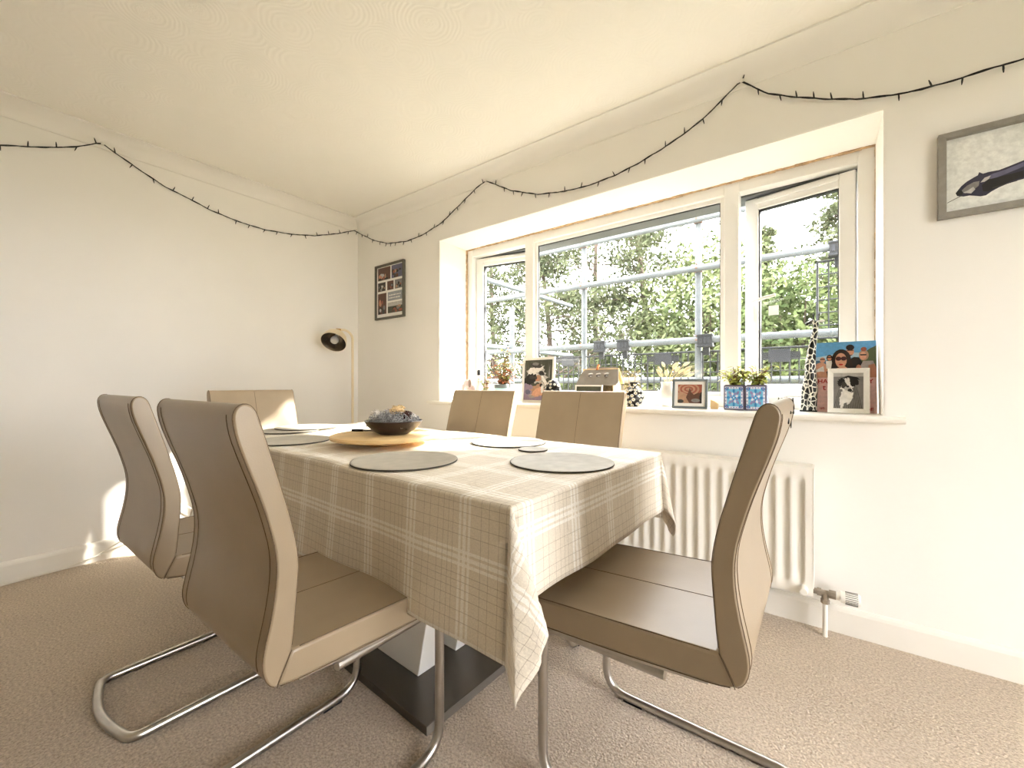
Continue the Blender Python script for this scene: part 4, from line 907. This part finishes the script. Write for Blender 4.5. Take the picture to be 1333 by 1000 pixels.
# birthday card
cd = empty('birthday_card', (3.260, .168, SI), R(0.5), 'large pink birthday card with a group selfie photo on top', 'card')
ct = bpy.data.objects.new('card_front', None); COL.objects.link(ct); ct.parent = cd; ct.rotation_euler = (R(-7), 0, 0); ct.empty_display_size = .02
CW, CHH = .217, .312
box('card_board', 'paper', 0, CW, 0, .0012, 0, CHH, ct)
MB().add([(0, .001, 0), (0, .07, 0), (0, .07, CHH), (0, .001, CHH), (.001, .001, 0), (.001, .07, 0), (.001, .07, CHH), (.001, .001, CHH)], [(0, 1, 2, 3), (7, 6, 5, 4), (0, 4, 5, 1), (1, 5, 6, 2), (2, 6, 7, 3), (3, 7, 4, 0)]).build('card_rear', 'paper', cd, smooth=False)
card = [('pink', rect(0, 0, 1, 1)), ('skyblue', rect(0, .49, 1, 1)), ('cloud', [(0, .78), (.3, .82), (.5, .86), (.8, .83), (1, .86), (1, .80), (.6, .77), (.3, .74), (0, .73)]), ('sea', rect(0, .62, 1, .74)), ('hill', [(.72, .62), (.82, .84), (.9, .89), (1, .93), (1, .49), (.7, .49)]),
  # far left pair
  ('skin', ell(.13, .61, .12, .10)), ('white', [(.04, .60), (.17, .66), (.19, .56), (.05, .52)]), ('skin', ell(.155, .745, .045, .04)), ('dark', rect(.115, .75, .195, .765)), ('white', [(.21, .73), (.33, .735), (.32, .62), (.22, .62)]), ('hair', ell(.27, .775, .05, .045)), ('skin2', ell(.27, .77, .033, .035)), ('black', rect(.235, .775, .305, .79)),
  # man behind
  ('black', [(.56, .73), (.66, .78), (.74, .77), (.80, .68), (.80, .5), (.5, .5)]), ('skin', ell(.60, .86, .062, .065)), ('hair', ell(.60, .915, .066, .042)), ('dark', rect(.55, .868, .655, .878)), ('dark', [(.56, .81), (.64, .81), (.60, .79)]),
  # woman right
  ('dress', [(.74, .62), (.80, .72), (.95, .72), (.98, .64), (.88, .5), (.72, .5)]), ('skin2', [(.88, .66), (.97, .68), (1, .60), (1, .49), (.86, .49)]), ('tan', ell(.81, .80, .075, .075)), ('skin', ell(.80, .79, .05, .055)), ('rust', ell(.81, .885, .045, .03)), ('dark', rect(.755, .795, .85, .815)), ('skin2', ell(.73, .62, .04, .05)),
  # woman in front
  ('hair', ell(.46, .74, .155, .155)), ('hair', [(.32, .74), (.28, .56), (.40, .5), (.60, .5), (.66, .6), (.61, .76)]), ('black', [(.2, .56), (.33, .65), (.45, .6), (.62, .6), (.66, .49), (.2, .49)]), ('skin', [(.38, .62), (.5, .66), (.56, .62), (.55, .52), (.42, .52)]), ('skin', ell(.455, .735, .092, .105)), ('lens', ell(.415, .76, .045, .03)), ('lens', ell(.50, .76, .045, .03)), ('red', ell(.455, .675, .035, .012)),
  ('skin', [(0, .5), (0, .56), (.12, .58), (.22, .57), (.24, .49), (.05, .49)])]
printed('card_print', ct, CW, CHH, card, -.0004)
for s_, sz, x, z in (('HA', .026, .016, .128), ('Y', .026, .190, .128), ('t', .034, .034, .098), ('un', .017, .024, .012), ('d!', .017, .192, .012)):
    text_mesh('lettering', s_, sz, 'print_red', ct, (x, -.0034, z), (R(90), 0, 0))
dog2 = [('grey', rect(0, 0, 1, 1))]
for k in range(16): dog2.append(('dark', [(k / 16, 0), (k / 16 + .02, 0), (k / 16 * .6 + .22, .62), (k / 16 * .6 + .21, .62)]))
dog2 += [('lightgrey', rect(0, .9, 1, 1)), ('white', fur(.42, .36, .18, .22)), ('white', fur(.28, .2, .075, .2)), ('white', fur(.56, .3, .07, .19, rot=-.5)), ('white', fur(.45, .65, .23, .18)), ('black', fur(.26, .74, .14, .11, rot=.6)), ('black', fur(.70, .76, .16, .1, rot=-.4)), ('dark', fur(.36, .66, .1, .1)), ('black', fur(.66, .70, .09, .09)), ('black', [(.3, .88), (.5, .93), (.8, .88), (.9, .8), (.7, .84), (.5, .85)]), ('white', fur(.5, .78, .05, .1)), ('lightgrey', fur(.48, .56, .12, .07)), ('black', fur(.55, .52, .07, .045)), ('black', fur(.48, .62, .05, .03))]
standing_frame('photo_frame', (3.380, .112, SI), R(-3), .138, .190, .020, 'frame_white', 'small white frame with a puppy photo standing in front of the card', dog2, 5)

# ================================================================== outside: scaffold
sc = empty('scaffold', (2.0, 1.2, 0), 0, 'galvanised tube scaffold outside the window', 'scaffold')
def tb(name, a, b, r=.0242, m='galv', par=sc):
    o = Vector((2.0, 1.2, 0)); return MB().tube([Vector(a) - o, Vector(b) - o], r, 14).build(name, m, par)
GZ = -2.7
for x in (.77, 1.58, 2.54, 3.9): tb('standard', (x, 1.2 + .05, GZ), (x, 1.25, 1.78 if x < 1 else 4.2))
for z in (1.33, 1.87, 2.24): tb('ledger', (-.2 if z > 1.4 else .5, 1.2, z), (6.0, 1.2, z))
tb('ledger', (-.2, 1.95, 1.04), (6, 1.95, 1.04), par=sc)
tb('standard', (0.5, 2.0, GZ), (0.5, 2.0, 4.2)); tb('standard', (4.8, 2.0, GZ), (4.8, 2.0, 4.2))
for z in (2.0, 1.365): tb('transom', (.72, .75, z), (.72, 2.6, z))
def clamp(x, y, z):
    b = MB(); b.box(-.03, .03, -.034, .034, -.02, .02); b.tube([(0, -.034, 0), (0, -.055, 0)], .008, 8); b.tube([(0.0, -.03, .03), (0, -.05, .03)], .006, 6)
    o = b.build('coupler', 'rust_clamp', sc, bevel=.006); o.location = (x - 2.0, y - 1.2, z)
for x in (.77, 1.58, 2.54):
    for z in (1.33, 1.87, 2.24):
        if x > 1 or z < 1.8: clamp(x, 1.226, z)
# mesh guards
def guard(x0, x1, z0, z1, y, label, plates, clips):
    e_ = empty('mesh_guard', (x0, y, z0), 0, label, 'mesh guard', 'black mesh guards on the scaffold'); W_, H_ = x1 - x0, z1 - z0
    f = MB()
    for a, b in (((0, 0, 0), (W_, 0, 0)), ((0, 0, H_), (W_, 0, H_)), ((0, 0, 0), (0, 0, H_)), ((W_, 0, 0), (W_, 0, H_))): f.tube([a, b], .007, 8)
    f.build('guard_frame', 'guard_black', e_)
    wm = MB()
    n = int(W_ / .052)
    for k in range(1, n): wm.tube([(W_ * k / n, 0, 0), (W_ * k / n, 0, H_)], .0048 if k % 2 else .0064, 5)
    n = int(H_ / .075)
    for k in range(1, n): wm.tube([(0, .004, H_ * k / n), (W_, .004, H_ * k / n)], .0044, 5)
    wm.build('wire_mesh', 'guard_black', e_)
    for x, z in plates:
        box('name_plate', 'guard_plate', x - x0 - .065, x - x0 + .065, -.012, -.004, z - z0 - .045, z - z0 + .045, e_, bevel=.008)
        box('plate_tab', 'guard_black', x - x0 - .12, x - x0 - .064, -.01, -.004, z - z0 - .02, z - z0 + .025, e_); box('plate_tab', 'guard_black', x - x0 + .064, x - x0 + .12, -.01, -.004, z - z0 - .02, z - z0 + .025, e_)
    for x, z in clips:
        c = MB(); c.box(-.05, .05, -.075, -.012, -.045, .045); c.box(-.055, .055, -.08, -.01, .03, .045); c.box(-.055, .055, -.08, -.01, -.05, -.035)
        c.box(-.022, .022, -.03, -.004, -.11, -.045)
        o = c.build('hook_clip', 'guard_black', e_, smooth=False, bevel=.004); o.location = (x - x0, 0, z - z0)
        g_ = MB()
        for k in range(3): g_.box(-.034 + .026 * k, -.02 + .026 * k, -.079, -.074, -.02, .02)
        g_.build('clip_slot', 'guard_plate', o, smooth=False)
guard(.9, 2.78, .62, 1.245, 1.245, 'long black mesh guard hooked on the scaffold below the middle pane', [(1.42, 1.215), (2.28, 1.20)], [(1.76, 1.325), (1.97, 1.325), (2.60, 1.325)])
guard(2.80, 4.6, .62, 1.25, 1.25, 'black mesh guard on the scaffold seen through the open right light', [(3.06, 1.195)], [])
guard(3.27, 3.62, 1.30, 1.80, 1.25, 'tall narrow black mesh panel clipped higher on the scaffold', [], [(3.38, 1.86)])

# ================================================================== outside: ground and trees
tag(box('lawn', 'lawn', -60, 60, -60, 90, GZ - .3, GZ), 'green lawn far below the scaffold outside', 'lawn')
def grow(mb, p, d, L_, r, depth, tips, rnd, bend=.25, kids=(3, 4)):
    pts = [Vector(p)]; n = 4; dd = Vector(d).normalized(); rr = [r]
    for i in range(n):
        dd = (dd + Vector((rnd.uniform(-1, 1), rnd.uniform(-1, 1), rnd.uniform(-.6, .8))) * bend).normalized(); pts.append(pts[-1] + dd * L_ / n); rr.append(r * (1 - .6 * (i + 1) / n))
    mb.tube(pts, rr, 6 if depth > 0 else 4, caps=False)
    if depth == 0: tips.append(pts[-1]); tips.append(pts[2]); return
    for k in range(rnd.randint(*kids)):
        i = rnd.randint(1, n); a = Vector((rnd.gauss(0, 1), rnd.gauss(0, 1), rnd.gauss(.1, .6))).normalized()
        grow(mb, pts[i], (dd * .6 + a).normalized(), L_ * rnd.uniform(.45, .7), rr[i] * .6, depth - 1, tips, rnd, bend, kids)
    tips.append(pts[-1])
def leaf_cloud(pts, rad_, per, size, aspect, flat=.6):
    P_ = np.array([tuple(p) for p in pts]); n = len(P_) * per
    c = np.repeat(P_, per, 0) + rng.normal(0, 1, (n, 3)) * np.array([rad_, rad_, rad_ * flat])
    a = rng.normal(0, 1, (n, 3)); a /= np.linalg.norm(a, axis=1)[:, None]; b = np.cross(a, rng.normal(0, 1, (n, 3))); b /= np.linalg.norm(b, axis=1)[:, None]
    s1 = (size * rng.uniform(.6, 1.3, n))[:, None] * .5; s2 = s1 * aspect
    return np.stack([c - a * s1, c + b * s2, c + a * s1, c - b * s2], 1)
def pine(x, y, h, r, seed, label, lean=(0, 0), first=.35, nb=22, blen=2.2):
    rnd = random.Random(seed); e_ = empty('pine_tree', (x, y, GZ), 0, label, 'tree', 'trees outside the window'); mb = MB()
    pts = [Vector((lean[0] * t + .12 * math.sin(t * 5 + seed), lean[1] * t + .1 * math.sin(t * 4), h * t)) for t in [k / 9 for k in range(10)]]; rr = [r * (1 - .7 * k / 9) for k in range(10)]
    mb.tube(pts, rr, 9); tips = []
    for k in range(nb):
        t = first + (1 - first) * (k + rnd.random()) / nb; i = min(8, int(t * 9)); p = pts[i].lerp(pts[i + 1], t * 9 - i); a = rnd.uniform(0, 6.28)
        grow(mb, p, (math.cos(a), math.sin(a), rnd.uniform(-.25, .35)), blen * (1.15 - .7 * (t - first) / (1 - first)) * rnd.uniform(.6, 1.1), rr[i] * .32, 2, tips, rnd, .4)
    mb.build('trunk_and_branches', 'bark', e_, fix=False)
    quads_mesh('needles', leaf_cloud(tips, .15, 11, .17, .3), 'pine_needles', e_)
def broad(x, y, h, rx, rz, seed, label, m='broad_leaves', n=420, size=.14):
    rnd = random.Random(seed); e_ = empty('leafy_tree', (x, y, GZ), 0, label, 'tree', 'trees outside the window'); mb = MB()
    mb.tube([(0, 0, 0), (.05, 0, h * .4), (.0, .05, h * .75)], [.14, .11, .04], 8); cl = []
    for i in range(n):
        d = Vector((rnd.gauss(0, 1), rnd.gauss(0, 1), rnd.gauss(0, 1))).normalized(); k = rnd.random() ** .35; p = Vector((d.x * rx * k, d.y * rx * k, h - rz + d.z * rz * k)); p *= 1
        p += Vector((math.sin(p.z * 3 + seed), math.cos(p.x * 3), 0)) * .15; cl.append(p)
        if i % 14 == 0: mb.tube([(0, 0, h * rnd.uniform(.3, .7)), tuple(p * .6 + Vector((0, 0, h * .2))), tuple(p)], [.035, .02, .006], 5, caps=False)
    mb.build('trunk_and_branches', 'bark', e_, fix=False)
    quads_mesh('foliage', leaf_cloud(cl, .2, 34, size, .5, .8), m, e_)
pine(-2.5, 7.4, 7.6, .13, 11, 'slender pine with a bare trunk behind the left of the middle pane', (-.3, 0), .42, 22, 1.9)
pine(-0.75, 9.9, 9.4, .16, 12, 'tall pine whose trunk rises behind the middle of the window', (-.25, 0), .48, 24, 2.3)
pine(-5.6, 8.6, 8.2, .15, 13, 'pine tree seen through the open left light', (.2, 0), .3, 26, 2.2)
pine(-3.6, 12.5, 10.5, .17, 14, 'more distant pine between the two bare trunks', (.1, 0), .35, 26, 2.4)
broad(1.0, 9.6, 7.5, 2.0, 2.9, 21, 'bushy green tree filling the right of the middle pane', 'pale_leaves', 620)
broad(2.9, 9.4, 6.4, 1.8, 2.6, 22, 'dense green tree behind the open right light', 'broad_leaves', 560)
broad(4.6, 9.2, 5.4, 1.6, 2.2, 23, 'green tree at the far right of the right light', 'broad_leaves', 380)
broad(-1.2, 13.5, 5.6, 2.3, 2.6, 24, 'pale green bush low behind the middle pane', 'pale_leaves', 420)
broad(-5.6, 14, 5.2, 2.8, 2.4, 25, 'low green bush beyond the left pines', 'broad_leaves', 420)
broad(-9.5, 13, 5.4, 2.6, 2.6, 26, 'green bush at the far left outside', 'broad_leaves', 380)
def spruce(x, y, h, seed, label):
    rnd = random.Random(seed); e_ = empty('spruce_tree', (x, y, GZ), 0, label, 'tree', 'trees outside the window'); mb = MB(); mb.tube([(0, 0, 0), (0, 0, h)], [.16, .02], 8); tips = []
    z = 1.2
    while z < h:
        L_ = (h - z) * .22 + .12
        for k in range(7):
            a = rnd.uniform(0, 6.28); l2 = L_ * rnd.uniform(.7, 1.2); b = Vector((math.cos(a) * l2, math.sin(a) * l2, z - l2 * .12 + rnd.uniform(-.1, .1))); mb.tube([(0, 0, z), tuple(b)], [.02, .006], 4, caps=False)
            for q_ in range(1, 5): tips.append(Vector((0, 0, z)).lerp(b, q_ / 4))
        z += .3
    mb.build('trunk_and_branches', 'bark', e_, fix=False); quads_mesh('needles', leaf_cloud(tips, .1, 10, .2, .35), 'pine_needles', e_)
spruce(3.75, 13.5, 11.5, 31, 'tall spruce top standing against the sky in the right light')
spruce(1.9, 13.0, 8.6, 32, 'shorter spruce top left of the tall one in the right light')
broad(8.7, 3.8, 9.4, 2.0, 2.8, 27, 'tall leafy tree added out of view to keep sun off the right door', 'broad_leaves', 560)  # unseen tree, added to block direct sun through the glazed door
broad(-2.6, 10.0, 5.0, 1.7, 2.0, 28, 'shrub low between the pine trunks', 'broad_leaves', 380)
